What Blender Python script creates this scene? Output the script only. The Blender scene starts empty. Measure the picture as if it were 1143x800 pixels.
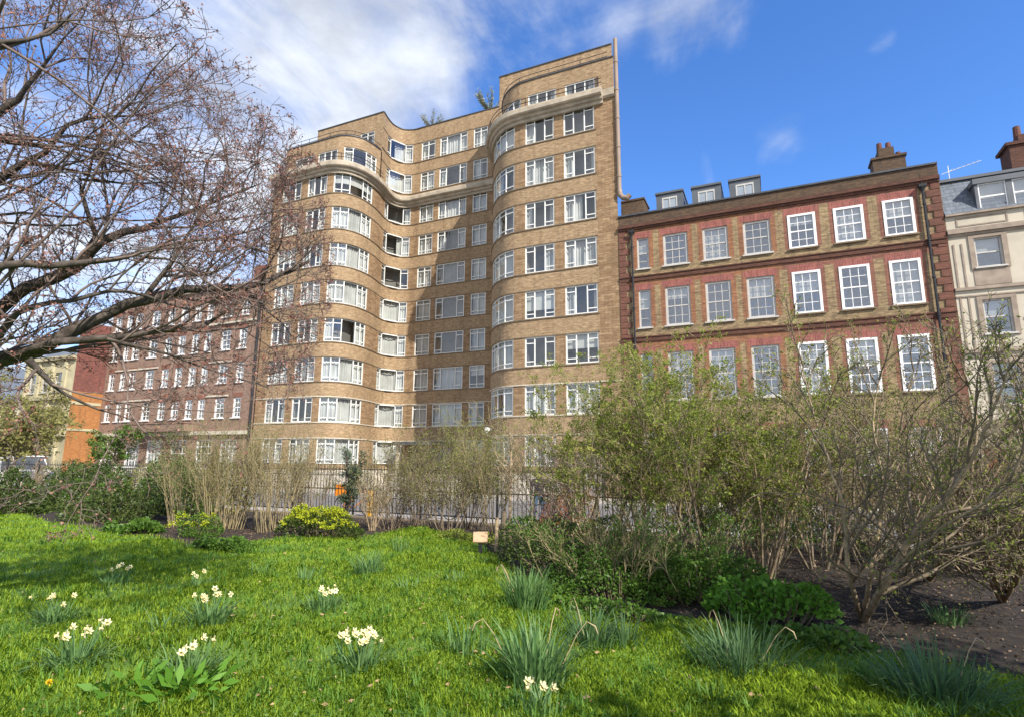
import bpy, bmesh, math, random
import numpy as np
from mathutils import Vector, Matrix
random.seed(7); RNG=np.random.default_rng(11)
SC=bpy.context.scene; COL=SC.collection
# ---------------------------------------------------------------- camera numbers (used for the camera and to measure positions)
F=632.;CX=571.5;CY=400.;PIT=math.radians(10.2);ROL=math.radians(0.36);HD=math.radians(24.4);EYE=1.6
FW=np.array([-math.sin(HD)*math.cos(PIT),math.cos(HD)*math.cos(PIT),math.sin(PIT)])
_rt=np.array([math.cos(HD),math.sin(HD),0.]);_up=np.cross(_rt,FW)
RT=_rt*math.cos(ROL)+_up*math.sin(ROL);UP=_up*math.cos(ROL)-_rt*math.sin(ROL)
def ray(px,py): return FW*F+RT*(px-CX)-UP*(py-CY)
def onY(px,py,Y):
    r=ray(px,py);p=r*(Y/r[1]);return Vector((p[0],p[1],p[2]+EYE))
def onZ(px,py,Z=0.):
    r=ray(px,py);p=r*((Z-EYE)/r[2]);return Vector((p[0],p[1],Z))
def atD(px,py,d):
    r=ray(px,py);r=r/np.linalg.norm(r)*d;return Vector((r[0],r[1],r[2]+EYE))
# ---------------------------------------------------------------- materials
def nmat(name):
    m=bpy.data.materials.new(name);m.use_nodes=True;nt=m.node_tree
    b=nt.nodes['Principled BSDF'];return m,nt,b
def c4(c): return (c[0],c[1],c[2],1)
def plain(name,c,rough=.7,var=.15,scale=6,metal=0,spec=.3,bump=0.):
    m,nt,b=nmat(name);N=nt.nodes;L=nt.links
    b.inputs['Roughness'].default_value=rough;b.inputs['Metallic'].default_value=metal;b.inputs['Specular IOR Level'].default_value=spec
    if var>0:
        tc=N.new('ShaderNodeTexCoord');nz=N.new('ShaderNodeTexNoise');nz.inputs['Scale'].default_value=scale;nz.inputs['Detail'].default_value=5
        L.new(tc.outputs['Object'],nz.inputs['Vector'])
        mr=N.new('ShaderNodeMapRange');mr.inputs[1].default_value=.3;mr.inputs[2].default_value=.7;mr.inputs[3].default_value=1-var;mr.inputs[4].default_value=1+var
        L.new(nz.outputs['Fac'],mr.inputs[0])
        mx=N.new('ShaderNodeVectorMath');mx.operation='SCALE';mx.inputs[0].default_value=c[:3];L.new(mr.outputs[0],mx.inputs['Scale'])
        L.new(mx.outputs[0],b.inputs['Base Color'])
        if bump:
            bp=N.new('ShaderNodeBump');bp.inputs['Strength'].default_value=bump;bp.inputs['Distance'].default_value=.02
            L.new(nz.outputs['Fac'],bp.inputs['Height']);L.new(bp.outputs[0],b.inputs['Normal'])
    else: b.inputs['Base Color'].default_value=c4(c)
    return m
def brick(name,c1,c2,mortar,bw=.225,rh=.075,stain=.25,soot=(.06,.05,.045),stainscale=.35,soldier=False,dark_amt=.35):
    c1,c2,mortar,soot=[tuple(q*.84 for q in v) for v in (c1,c2,mortar,soot)]
    m,nt,b=nmat(name);N=nt.nodes;L=nt.links
    uv=N.new('ShaderNodeUVMap')
    src=uv.outputs[0]
    br=N.new('ShaderNodeTexBrick');br.inputs['Scale'].default_value=1;br.inputs['Brick Width'].default_value=bw;br.inputs['Row Height'].default_value=rh
    br.inputs['Mortar Size'].default_value=.009;br.inputs['Mortar Smooth'].default_value=.3
    br.inputs['Color1'].default_value=c4(c1);br.inputs['Color2'].default_value=c4(c2);br.inputs['Mortar'].default_value=c4(mortar);br.inputs['Bias'].default_value=-.1
    if soldier:
        mp=N.new('ShaderNodeMapping');mp.inputs['Rotation'].default_value=(0,0,math.pi/2);L.new(src,mp.inputs[0]);L.new(mp.outputs[0],br.inputs['Vector'])
    else: L.new(src,br.inputs['Vector'])
    # per-patch tone variation
    nz=N.new('ShaderNodeTexNoise');nz.inputs['Scale'].default_value=stainscale;nz.inputs['Detail'].default_value=8;nz.inputs['Roughness'].default_value=.65
    L.new(src,nz.inputs['Vector'])
    nb=N.new('ShaderNodeTexNoise');nb.inputs['Scale'].default_value=2.6;nb.inputs['Detail'].default_value=4;nb.inputs['Roughness'].default_value=.75
    mp2=N.new('ShaderNodeMapping');mp2.inputs['Scale'].default_value=(1,4.2,1);L.new(src,mp2.inputs[0]);L.new(mp2.outputs[0],nb.inputs['Vector'])
    r1=N.new('ShaderNodeMapRange');r1.inputs[1].default_value=.3;r1.inputs[2].default_value=.7;r1.inputs[3].default_value=1-stain;r1.inputs[4].default_value=1+stain;L.new(nb.outputs['Fac'],r1.inputs[0])
    sc=N.new('ShaderNodeVectorMath');sc.operation='SCALE';L.new(br.outputs['Color'],sc.inputs[0]);L.new(r1.outputs[0],sc.inputs['Scale'])
    r2=N.new('ShaderNodeMapRange');r2.inputs[1].default_value=.5;r2.inputs[2].default_value=.75;r2.inputs[3].default_value=0;r2.inputs[4].default_value=dark_amt;L.new(nz.outputs['Fac'],r2.inputs[0])
    # rain streaks running down the wall
    mp3=N.new('ShaderNodeMapping');mp3.inputs['Scale'].default_value=(1.7,.16,1);L.new(src,mp3.inputs[0]);ns_=N.new('ShaderNodeTexNoise');ns_.inputs['Scale'].default_value=1.6;ns_.inputs['Detail'].default_value=5;ns_.inputs['Roughness'].default_value=.7;L.new(mp3.outputs[0],ns_.inputs['Vector'])
    r3=N.new('ShaderNodeMapRange');r3.inputs[1].default_value=.48;r3.inputs[2].default_value=.72;r3.inputs[3].default_value=0;r3.inputs[4].default_value=.5;L.new(ns_.outputs['Fac'],r3.inputs[0])
    am=N.new('ShaderNodeMath');am.operation='MAXIMUM';L.new(r2.outputs[0],am.inputs[0]);L.new(r3.outputs[0],am.inputs[1])
    mx=N.new('ShaderNodeMix');mx.data_type='RGBA';L.new(am.outputs[0],mx.inputs[0]);L.new(sc.outputs[0],mx.inputs[6]);mx.inputs[7].default_value=c4(soot)
    L.new(mx.outputs[2],b.inputs['Base Color']);b.inputs['Roughness'].default_value=.85;b.inputs['Specular IOR Level'].default_value=.2
    bp=N.new('ShaderNodeBump');bp.inputs['Strength'].default_value=.5;bp.inputs['Distance'].default_value=.01;bp.invert=True
    L.new(br.outputs['Fac'],bp.inputs['Height']);L.new(bp.outputs[0],b.inputs['Normal'])
    return m
def glass(name,tint=(.55,.6,.62),refl=.9,wave=1.5,trans=1.0,base=.10):
    m=bpy.data.materials.new(name);m.use_nodes=True;nt=m.node_tree;N=nt.nodes;L=nt.links
    N.remove(N['Principled BSDF']);out=N['Material Output']
    gl=N.new('ShaderNodeBsdfGlossy');gl.inputs['Roughness'].default_value=.03;gl.inputs['Color'].default_value=(refl,refl,refl,1)
    tr=N.new('ShaderNodeBsdfTransparent');tr.inputs['Color'].default_value=c4(tint)
    ge=N.new('ShaderNodeNewGeometry');dt=N.new('ShaderNodeVectorMath');dt.operation='DOT_PRODUCT';L.new(ge.outputs['Normal'],dt.inputs[0]);L.new(ge.outputs['Incoming'],dt.inputs[1])
    ab=N.new('ShaderNodeMath');ab.operation='ABSOLUTE';L.new(dt.outputs['Value'],ab.inputs[0]);on=N.new('ShaderNodeMath');on.operation='SUBTRACT';on.inputs[0].default_value=1;L.new(ab.outputs[0],on.inputs[1])
    pw=N.new('ShaderNodeMath');pw.operation='POWER';pw.inputs[1].default_value=4;L.new(on.outputs[0],pw.inputs[0])
    ad=N.new('ShaderNodeMath');ad.operation='MULTIPLY_ADD';ad.inputs[1].default_value=.85;ad.inputs[2].default_value=base+.06;ad.use_clamp=True;L.new(pw.outputs[0],ad.inputs[0])
    mx=N.new('ShaderNodeMixShader');L.new(ad.outputs[0],mx.inputs[0]);L.new(tr.outputs[0],mx.inputs[1]);L.new(gl.outputs[0],mx.inputs[2]);L.new(mx.outputs[0],out.inputs[0])
    tc=N.new('ShaderNodeTexCoord');nz=N.new('ShaderNodeTexNoise');nz.inputs['Scale'].default_value=wave;L.new(tc.outputs['Object'],nz.inputs['Vector'])
    bp=N.new('ShaderNodeBump');bp.inputs['Strength'].default_value=.25;bp.inputs['Distance'].default_value=.05;L.new(nz.outputs['Fac'],bp.inputs['Height']);L.new(bp.outputs[0],gl.inputs['Normal'])
    return m
def leafmat(name,c,c2,trans=.35,scale=3.,rough=.5):
    m=bpy.data.materials.new(name);m.use_nodes=True;nt=m.node_tree;N=nt.nodes;L=nt.links
    b=N['Principled BSDF'];out=N['Material Output'];b.inputs['Roughness'].default_value=rough;b.inputs['Specular IOR Level'].default_value=.3
    g=N.new('ShaderNodeNewGeometry');tc=N.new('ShaderNodeTexCoord');nz=N.new('ShaderNodeTexNoise');nz.inputs['Scale'].default_value=scale;nz.inputs['Detail'].default_value=3;L.new(tc.outputs['Object'],nz.inputs['Vector'])
    ad=N.new('ShaderNodeMath');ad.operation='ADD';L.new(g.outputs['Random Per Island'],ad.inputs[0]);L.new(nz.outputs['Fac'],ad.inputs[1])
    mr=N.new('ShaderNodeMapRange');mr.inputs[1].default_value=.35;mr.inputs[2].default_value=1.65;L.new(ad.outputs[0],mr.inputs[0])
    mx=N.new('ShaderNodeMix');mx.data_type='RGBA';mx.inputs[6].default_value=c4(c);mx.inputs[7].default_value=c4(c2);L.new(mr.outputs[0],mx.inputs[0])
    L.new(mx.outputs[2],b.inputs['Base Color'])
    t=N.new('ShaderNodeBsdfTranslucent');L.new(mx.outputs[2],t.inputs['Color'])
    ms=N.new('ShaderNodeMixShader');ms.inputs[0].default_value=trans;L.new(b.outputs[0],ms.inputs[1]);L.new(t.outputs[0],ms.inputs[2]);L.new(ms.outputs[0],out.inputs[0])
    return m
M={}
M['fbrick']=brick('buff_brick',(.49,.345,.21),(.34,.22,.125),(.36,.27,.16),stain=.38,dark_amt=.5,soot=(.17,.11,.065))
M['fpier']=brick('buff_pier_brick',(.43,.29,.17),(.27,.165,.09),(.20,.14,.085),bw=.45,rh=.15,stain=.35,dark_amt=.4,soot=(.15,.10,.06))
M['ybrick']=brick('stock_brick',(.43,.31,.165),(.24,.16,.09),(.30,.24,.16),stain=.45,dark_amt=.5)
M['rbrick']=brick('red_rubbed_brick',(.31,.145,.10),(.22,.10,.07),(.30,.15,.11),stain=.32,dark_amt=.45)
M['rarch']=brick('gauged_arch_brick',(.38,.13,.11),(.25,.07,.06),(.42,.22,.18),bw=.25,rh=.07,stain=.15,soldier=True,dark_amt=.2)
M['orbrick']=brick('orange_brown_brick',(.38,.17,.085),(.26,.11,.06),(.32,.20,.13),stain=.35,dark_amt=.4)
M['dbrick']=brick('sooty_parapet_brick',(.16,.10,.06),(.10,.065,.045),(.10,.08,.06),stain=.3,dark_amt=.6)
M['bandbrick']=brick('dark_band_brick',(.17,.075,.05),(.11,.05,.035),(.10,.06,.05),stain=.3,dark_amt=.5)
M['quoin']=brick('quoin_brick',(.24,.105,.075),(.17,.08,.06),(.16,.08,.06),stain=.3,dark_amt=.5)
M['mbrick']=brick('brown_brick',(.36,.225,.165),(.26,.155,.115),(.38,.30,.24),stain=.25,dark_amt=.3)
M['obrick']=brick('orange_flank_brick',(.50,.22,.08),(.38,.15,.055),(.45,.22,.08),stain=.2,dark_amt=.2)
M['tile']=brick('hung_red_tile',(.29,.11,.085),(.20,.08,.065),(.12,.06,.05),bw=.2,rh=.11,stain=.3,dark_amt=.4)
M['slate']=brick('roof_slate',(.20,.23,.27),(.15,.175,.21),(.07,.08,.09),bw=.4,rh=.22,stain=.2,dark_amt=.1)
M['stone']=plain('pale_cornice_stone',(.40,.34,.26),.8,.22,2.)
M['sill']=plain('dark_sill_stone',(.20,.15,.10),.8,.25,3.)  # dark colour also stands for the shadow lines at the tower's sills and heads
M['psill']=plain('pale_sill_paint',(.52,.47,.38),.7,.15,3.)
M['coping']=plain('dark_lead_coping',(.07,.075,.085),.5,.2,3.)
M['lead']=plain('grey_lead',(.10,.11,.125),.45,.15,2.,spec=.5)
M['wframe']=plain('white_metal_frame',(.78,.78,.75),.5,.05,2.)
M['gframe']=plain('grey_white_timber_frame',(.50,.48,.45),.6,.1,4.)
M['bwframe']=plain('bright_white_timber_frame',(.82,.82,.82),.45,.04,4.)
M['glass']=glass('window_glass',tint=(.86,.88,.88),base=.07)
M['oglass']=glass('old_sash_glass',wave=4.,base=.24,tint=(.8,.82,.82))
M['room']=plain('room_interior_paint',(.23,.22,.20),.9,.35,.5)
M['curtain']=plain('white_net_curtain',(.60,.60,.57),.9,.18,1.)
M['dcurtain']=plain('grey_curtain',(.36,.35,.33),.9,.1,1.)
M['cream']=plain('cream_render',(.50,.45,.36),.85,.10,1.5)
M['cream2']=plain('brown_stone_trim',(.30,.24,.19),.8,.2,3.)
M['yellowstone']=plain('yellow_limestone',(.44,.39,.25),.85,.2,1.)
M['rail']=plain('black_iron',(.018,.018,.02),.45,.2,10,spec=.5)
M['pipe']=plain('tan_flue_metal',(.27,.20,.145),.5,.15,1.)
M['bpipe']=plain('black_cast_iron',(.025,.025,.028),.5,.3,5)
M['rooffelt']=plain('roof_felt',(.12,.12,.12),.9,.2,1.)
M['asphalt']=plain('asphalt',(.17,.16,.15),.9,.25,25.)
M['paving']=plain('york_stone_paving',(.34,.31,.27),.85,.2,2.)
M['kerb']=plain('granite_kerb',(.30,.29,.27),.8,.2,8.)
M['poster']=plain('door_red',(.45,.06,.03),.5,.2,3.)
M['bark']=plain('dark_cherry_bark',(.085,.068,.055),.8,.5,14.,bump=.8)
M['twig']=plain('brown_twig_bark',(.17,.125,.105),.8,.35,8.)
M['oliv']=plain('olive_stem_bark',(.30,.24,.13),.75,.35,12.)
M['pale']=plain('pale_tan_bark',(.36,.27,.17),.8,.35,16.,bump=.6)
M['greytwig']=plain('grey_brown_bark',(.20,.155,.105),.8,.35,10.)
M['bud']=leafmat('pink_bud',(.22,.07,.06),(.40,.20,.14),.2)
M['l_young']=leafmat('young_spring_leaf',(.20,.26,.045),(.38,.42,.07),.5)
M['l_olive']=leafmat('olive_leaf',(.19,.19,.06),(.32,.30,.09),.4)
M['l_green']=leafmat('mid_green_leaf',(.06,.14,.02),(.14,.24,.035),.35)
M['l_dark']=leafmat('dark_evergreen_leaf',(.035,.065,.018),(.12,.16,.035),.25,rough=.4)
M['l_blue']=leafmat('grey_green_leaf',(.07,.11,.06),(.16,.20,.12),.3,rough=.4)
M['l_lime']=leafmat('lime_bract',(.38,.44,.02),(.56,.58,.04),.4)
M['l_rust']=leafmat('rusty_beech_leaf',(.28,.09,.03),(.42,.17,.06),.35)
M['l_pale']=leafmat('pale_grey_green_leaf',(.28,.31,.22),(.42,.44,.32),.3)
M['l_broad']=leafmat('broad_green_leaf',(.09,.22,.02),(.16,.33,.04),.35)
M['l_daff']=leafmat('daffodil_leaf',(.085,.19,.055),(.22,.35,.12),.35)
M['l_daffd']=leafmat('dark_strap_leaf',(.055,.125,.045),(.14,.23,.085),.3)
M['petal']=plain('cream_petal',(.85,.78,.48),.6,.05,5.)
M['corona']=plain('yellow_corona',(.85,.68,.30),.6,.05,5.)
M['wither']=plain('withered_flower',(.42,.32,.18),.8,.2,20.)
M['l_tuft']=leafmat('long_grass_blade',(.07,.17,.02),(.20,.36,.05),.45);M['grass']=leafmat('grass_blade',(.20,.34,.02),(.52,.67,.07),.55,scale=.8)
M['dryleaf']=plain('dry_leaf',(.34,.23,.12),.8,.3,20.)
# ---------------------------------------------------------------- mesh builder
class MB:
    def __init__(s): s.v=[];s.f=[];s.m=[];s.uv={}
    def quad(s,a,b,c,d,mat=0,uv=None):
        i=len(s.v);s.v+=[tuple(a),tuple(b),tuple(c),tuple(d)];s.f.append((i,i+1,i+2,i+3));s.m.append(mat)
        if uv: s.uv[len(s.f)-1]=uv
    def poly(s,pts,mat=0):
        i=len(s.v);s.v+=[tuple(p) for p in pts];s.f.append(tuple(range(i,i+len(pts))));s.m.append(mat)
    def box(s,x0,x1,y0,y1,z0,z1,mat=0,skip=''):
        P=[(x,y,z) for z in (z0,z1) for y in (y0,y1) for x in (x0,x1)]
        i=len(s.v);s.v+=P
        for f,k in (((0,1,5,4),'f'),((1,3,7,5),'r'),((3,2,6,7),'b'),((2,0,4,6),'l'),((4,5,7,6),'t'),((2,3,1,0),'d')):
            if k in skip: continue
            s.f.append(tuple(i+q for q in f));s.m.append(mat)
    def beam(s,a,b,w,h,mat=0,up=(0,0,1)):
        a=Vector(a);b=Vector(b);d=(b-a).normalized();u=Vector(up)
        if abs(d.dot(u))>.98: u=Vector((0,1,0))
        r=d.cross(u).normalized();u=r.cross(d).normalized()
        i=len(s.v)
        for p in (a,b):
            for su,sr in ((-1,-1),(-1,1),(1,1),(1,-1)): s.v.append(tuple(p+r*(sr*w/2)+u*(su*h/2)))
        for f in ((0,1,5,4),(1,2,6,5),(2,3,7,6),(3,0,4,7),(3,2,1,0),(4,5,6,7)): s.f.append(tuple(i+q for q in f));s.m.append(mat)
    def tube(s,pts,rad,n=8,mat=0,cap=True,closed=False):
        pts=[Vector(p) for p in pts];k=len(pts)
        if not hasattr(rad,'__len__'): rad=[rad]*k
        i=len(s.v);up=Vector((0.13,.31,1)).normalized()
        for j,p in enumerate(pts):
            if closed: d=pts[(j+1)%k]-pts[j-1]
            else: d=pts[min(j+1,k-1)]-pts[max(j-1,0)]
            d.normalize();u=up if abs(d.dot(up))<.95 else Vector((1,0,0))
            r=d.cross(u).normalized();w=r.cross(d)
            for q in range(n):
                a=2*math.pi*q/n;s.v.append(tuple(p+(r*math.cos(a)+w*math.sin(a))*rad[j]))
        for j in range(k if closed else k-1):
            for q in range(n):
                j2=(j+1)%k
                s.f.append((i+j*n+q,i+j*n+(q+1)%n,i+j2*n+(q+1)%n,i+j2*n+q));s.m.append(mat)
        if cap and not closed:
            s.f.append(tuple(i+q for q in range(n))[::-1]);s.m.append(mat)
            s.f.append(tuple(i+(k-1)*n+q for q in range(n)));s.m.append(mat)
    def build(s,name,mats,parent=None,smooth=False,loc=None):
        me=bpy.data.meshes.new(name);me.from_pydata(s.v,[],s.f)
        if not isinstance(mats,(list,tuple)): mats=[mats]
        for m in mats: me.materials.append(m)
        me.polygons.foreach_set('material_index',s.m)
        uvl=me.uv_layers.new(name='UVMap');n=len(me.loops)
        vs=np.array(s.v,dtype=np.float64).reshape(-1,3);uv=np.zeros((n,2));li=0
        for fi,f in enumerate(s.f):
            k=len(f)
            if fi in s.uv: uv[li:li+k]=s.uv[fi]
            else:
                p=vs[list(f)];nr=np.abs(np.cross(p[1]-p[0],p[2]-p[0]))
                if k>3 and nr.sum()<1e-12: nr=np.abs(np.cross(p[2]-p[0],p[3]-p[0]))
                a=int(nr.argmax());uv[li:li+k]=p[:,[1,2]] if a==0 else (p[:,[0,2]] if a==1 else p[:,[0,1]])
            li+=k
        uvl.data.foreach_set('uv',uv.ravel().astype(np.float32))
        if smooth: me.polygons.foreach_set('use_smooth',[True]*len(me.polygons))
        me.update();o=bpy.data.objects.new(name,me);COL.objects.link(o)
        if parent: o.parent=parent
        if loc is not None: o.location=loc
        return o
def recenter(o):
    """put a top-level mesh's origin at its base centre"""
    me=o.data;n=len(me.vertices);a=np.empty(n*3,np.float32);me.vertices.foreach_get('co',a);a=a.reshape(-1,3)
    c=np.array([(a[:,0].min()+a[:,0].max())/2,(a[:,1].min()+a[:,1].max())/2,a[:,2].min()],np.float32)
    me.vertices.foreach_set('co',(a-c).ravel());me.update();o.location=tuple(float(x) for x in c)
def tag(o,label=None,cat=None,group=None,kind=None):
    if label:o['label']=label
    if cat:o['category']=cat
    if group:o['group']=group
    if kind:o['kind']=kind
    return o
def thing(name,label,cat,loc=(0,0,0),group=None,rz=0):
    o=bpy.data.objects.new(name,None);COL.objects.link(o);o.location=loc;o.rotation_euler=(0,0,rz);o.empty_display_size=.3
    return tag(o,label,cat,group)
# numpy batches: tubes and leaves
class Batch:
    def __init__(s): s.V=[];s.Fq=[];s.n=0
    def tube(s,P,R,k=4):
        P=np.asarray(P,float);R=np.asarray(R,float);n=len(P)
        T=np.gradient(P,axis=0);T/=np.linalg.norm(T,axis=1,keepdims=True)+1e-9
        u=np.array([.21,.13,.97]) if abs(T[0,2])<.9 else np.array([.97,.2,.1])
        A=np.cross(T,u);A/=np.linalg.norm(A,axis=1,keepdims=True)+1e-9;B=np.cross(T,A)
        ang=np.arange(k)*2*np.pi/k
        V=P[:,None,:]+R[:,None,None]*(A[:,None,:]*np.cos(ang)[None,:,None]+B[:,None,:]*np.sin(ang)[None,:,None])
        i=np.arange(n-1)[:,None]*k;q=np.arange(k)[None,:];q2=(q+1)%k
        Fq=np.stack([i+q,i+q2,i+k+q2,i+k+q],-1).reshape(-1,4)+s.n
        s.V.append(V.reshape(-1,3));s.Fq.append(Fq);s.n+=n*k
    def leaves(s,P,L,W,D=None,droop=None):
        """rhombus leaves: base at P, length L, width W, direction D"""
        P=np.asarray(P,float);n=len(P)
        if n==0:return
        if D is None: D=RNG.normal(size=(n,3));
        D=D/(np.linalg.norm(D,axis=1,keepdims=True)+1e-9)
        S=np.cross(D,RNG.normal(size=(n,3)));S/=np.linalg.norm(S,axis=1,keepdims=True)+1e-9
        Nn=np.cross(D,S)
        L=np.broadcast_to(L,(n,))[:,None];W=np.broadcast_to(W,(n,))[:,None]
        m=P+D*L*.5+Nn*L*.08
        V=np.stack([P,m+S*W/2,P+D*L-Nn*L*.05,m-S*W/2],1)
        s.V.append(V.reshape(-1,3));s.Fq.append(np.arange(n*4).reshape(n,4)+s.n);s.n+=4*n
    def build(s,name,mat,parent=None,smooth=False,loc=None):
        V=np.concatenate(s.V);Fq=np.concatenate(s.Fq).astype(np.int32)
        me=bpy.data.meshes.new(name);me.vertices.add(len(V));me.vertices.foreach_set('co',V.astype(np.float32).ravel())
        me.loops.add(Fq.size);me.loops.foreach_set('vertex_index',Fq.ravel())
        me.polygons.add(len(Fq));me.polygons.foreach_set('loop_start',np.arange(len(Fq),dtype=np.int32)*4);me.polygons.foreach_set('loop_total',np.full(len(Fq),4,np.int32))
        if smooth: me.polygons.foreach_set('use_smooth',np.ones(len(Fq),bool))
        me.materials.append(mat);me.update(calc_edges=True)
        o=bpy.data.objects.new(name,me);COL.objects.link(o)
        if parent:o.parent=parent
        if loc is not None:o.location=loc
        return o
# ---------------------------------------------------------------- curves in plan
def catmull(P,step=.2):
    P=[np.array(p,float) for p in P];out=[P[0]]
    for i in range(len(P)-1):
        p0=P[max(i-1,0)];p1=P[i];p2=P[i+1];p3=P[min(i+2,len(P)-1)]
        n=max(1,int(np.linalg.norm(p2-p1)/step))
        for j in range(1,n+1):
            t=j/n;out.append(.5*((2*p1)+(-p0+p2)*t+(2*p0-5*p1+4*p2-p3)*t*t+(-p0+3*p1-3*p2+p3)*t**3))
    return out
class Curve:
    """pieces: list of point lists, each a straight run or a smooth one; joined end to end"""
    def __init__(s,pts):
        q=[np.array(pts[0])]
        for p in pts[1:]:
            if np.linalg.norm(np.array(p)-q[-1])>1e-4:q.append(np.array(p))
        s.p=np.array(q);d=np.linalg.norm(np.diff(s.p,axis=0),axis=1);s.u=np.concatenate([[0],np.cumsum(d)]);s.L=s.u[-1]
    def at(s,u,off=0.):
        u=min(max(u,0),s.L);i=int(np.searchsorted(s.u,u,side='right')-1);i=min(max(i,0),len(s.p)-2)
        t=(u-s.u[i])/(s.u[i+1]-s.u[i]);p=s.p[i]*(1-t)+s.p[i+1]*t
        if off:
            n=s.normal(u);p=p+n*off
        return p
    def normal(s,u):
        e=.12;a=s.at(u-e);b=s.at(u+e)
        # a sharp corner keeps the normal of its own side
        d=b-a;d/=np.linalg.norm(d)+1e-9
        return np.array([d[1],-d[0]])
    def find(s,fn):
        """u of the point that minimises fn(x,y)"""
        us=np.linspace(0,s.L,3000);v=[fn(*s.at(u)) for u in us];return float(us[int(np.argmin(v))])
    def breaks(s,u0,u1): return [float(u) for u in s.u if u0<u<u1]
def grid_wall(mb,cv,u0,u1,z0,z1,ops,depth=.14,mat=0,rmat=None,matf=None,xb=(),zb=(),uoff=0.):
    us=sorted(set([round(x,4) for x in [u0,u1]+cv.breaks(u0,u1)+[o[k] for o in ops for k in (0,1)]+list(xb) if u0-1e-6<=x<=u1+1e-6]))
    zs=sorted(set([round(x,4) for x in [z0,z1]+[o[k] for o in ops for k in (2,3)]+list(zb) if z0-1e-6<=x<=z1+1e-6]))
    P={u:cv.at(u) for u in us}
    for a,b in zip(us,us[1:]):
        if b-a<1e-4: continue
        for c,d in zip(zs,zs[1:]):
            uc=(a+b)/2;zc=(c+d)/2
            if any(o[0]<uc<o[1] and o[2]<zc<o[3] for o in ops): continue
            p=P[a];q=P[b];m=matf(uc,zc) if matf else mat
            mb.quad((p[0],p[1],c),(q[0],q[1],c),(q[0],q[1],d),(p[0],p[1],d),m,[(a+uoff,c),(b+uoff,c),(b+uoff,d),(a+uoff,d)])
    rm=mat if rmat is None else rmat
    for o in ops:
        ua,ub,za,zb_=o
        uu=sorted(set([ua]+cv.breaks(ua,ub)+[ub]))
        for u,sgn in ((ua,1),(ub,-1)):
            p=cv.at(u);q=cv.at(u,-depth)
            A=(p[0],p[1],za);B=(q[0],q[1],za);C=(q[0],q[1],zb_);D=(p[0],p[1],zb_)
            if sgn>0: mb.quad(A,B,C,D,rm)
            else: mb.quad(B,A,D,C,rm)
        for a,b in zip(uu,uu[1:]):
            p=cv.at(a);q=cv.at(b);p2=cv.at(a,-depth);q2=cv.at(b,-depth)
            mb.quad((p[0],p[1],za),(q[0],q[1],za),(q2[0],q2[1],za),(p2[0],p2[1],za),rm)
            mb.quad((p2[0],p2[1],zb_),(q2[0],q2[1],zb_),(q[0],q[1],zb_),(p[0],p[1],zb_),rm)
def pocket(mb,cv,ua,ub,za,zb,d0=.14,d1=.9,mat=0):
    """the room just behind an opening"""
    uu=sorted(set([ua]+cv.breaks(ua,ub)+[ub]));e=.0
    for a,b in zip(uu,uu[1:]):
        p=cv.at(a,-d0);q=cv.at(b,-d0);p2=cv.at(a,-d1);q2=cv.at(b,-d1)
        mb.quad((p2[0],p2[1],za),(q2[0],q2[1],za),(q2[0],q2[1],zb),(p2[0],p2[1],zb),mat)
        mb.quad((p[0],p[1],za),(q[0],q[1],za),(q2[0],q2[1],za),(p2[0],p2[1],za),mat)
        mb.quad((p[0],p[1],zb),(q[0],q[1],zb),(q2[0],q2[1],zb),(p2[0],p2[1],zb),mat)
    for u in (ua,ub):
        p=cv.at(u,-d0);p2=cv.at(u,-d1);mb.quad((p[0],p[1],za),(p2[0],p2[1],za),(p2[0],p2[1],zb),(p[0],p[1],zb),mat)
def sweep(mb,cv,u0,u1,prof,mat=0,caps=True):
    """profile [(offset outwards, z)...] swept along the curve"""
    uu=[u0]+cv.breaks(u0,u1)+[u1];R=[]
    for u in uu:
        n=cv.normal(u);p=cv.at(u);R.append([(p[0]+n[0]*o,p[1]+n[1]*o,z) for o,z in prof])
    for a,b,ua,ub in zip(R,R[1:],uu,uu[1:]):
        for i in range(len(prof)-1):
            mb.quad(a[i],b[i],b[i+1],a[i+1],mat,[(ua,prof[i][1]),(ub,prof[i][1]),(ub,prof[i+1][1]),(ua,prof[i+1][1])])
    if caps: mb.poly(R[0][::-1],mat);mb.poly(R[-1],mat)
def railing(mb,cv,u0,u1,off,zlow,zs,post=1.6,r=.025,mat=0):
    uu=np.linspace(u0,u1,max(2,int((u1-u0)/.35)))
    for z in zs: mb.tube([(*cv.at(u,off),z) for u in uu],r,5,mat)
    for u in np.arange(u0,u1+.01,post): p=cv.at(u,off);mb.tube([(*p,zlow),(*p,zs[-1])],r*.9,5,mat)
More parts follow.
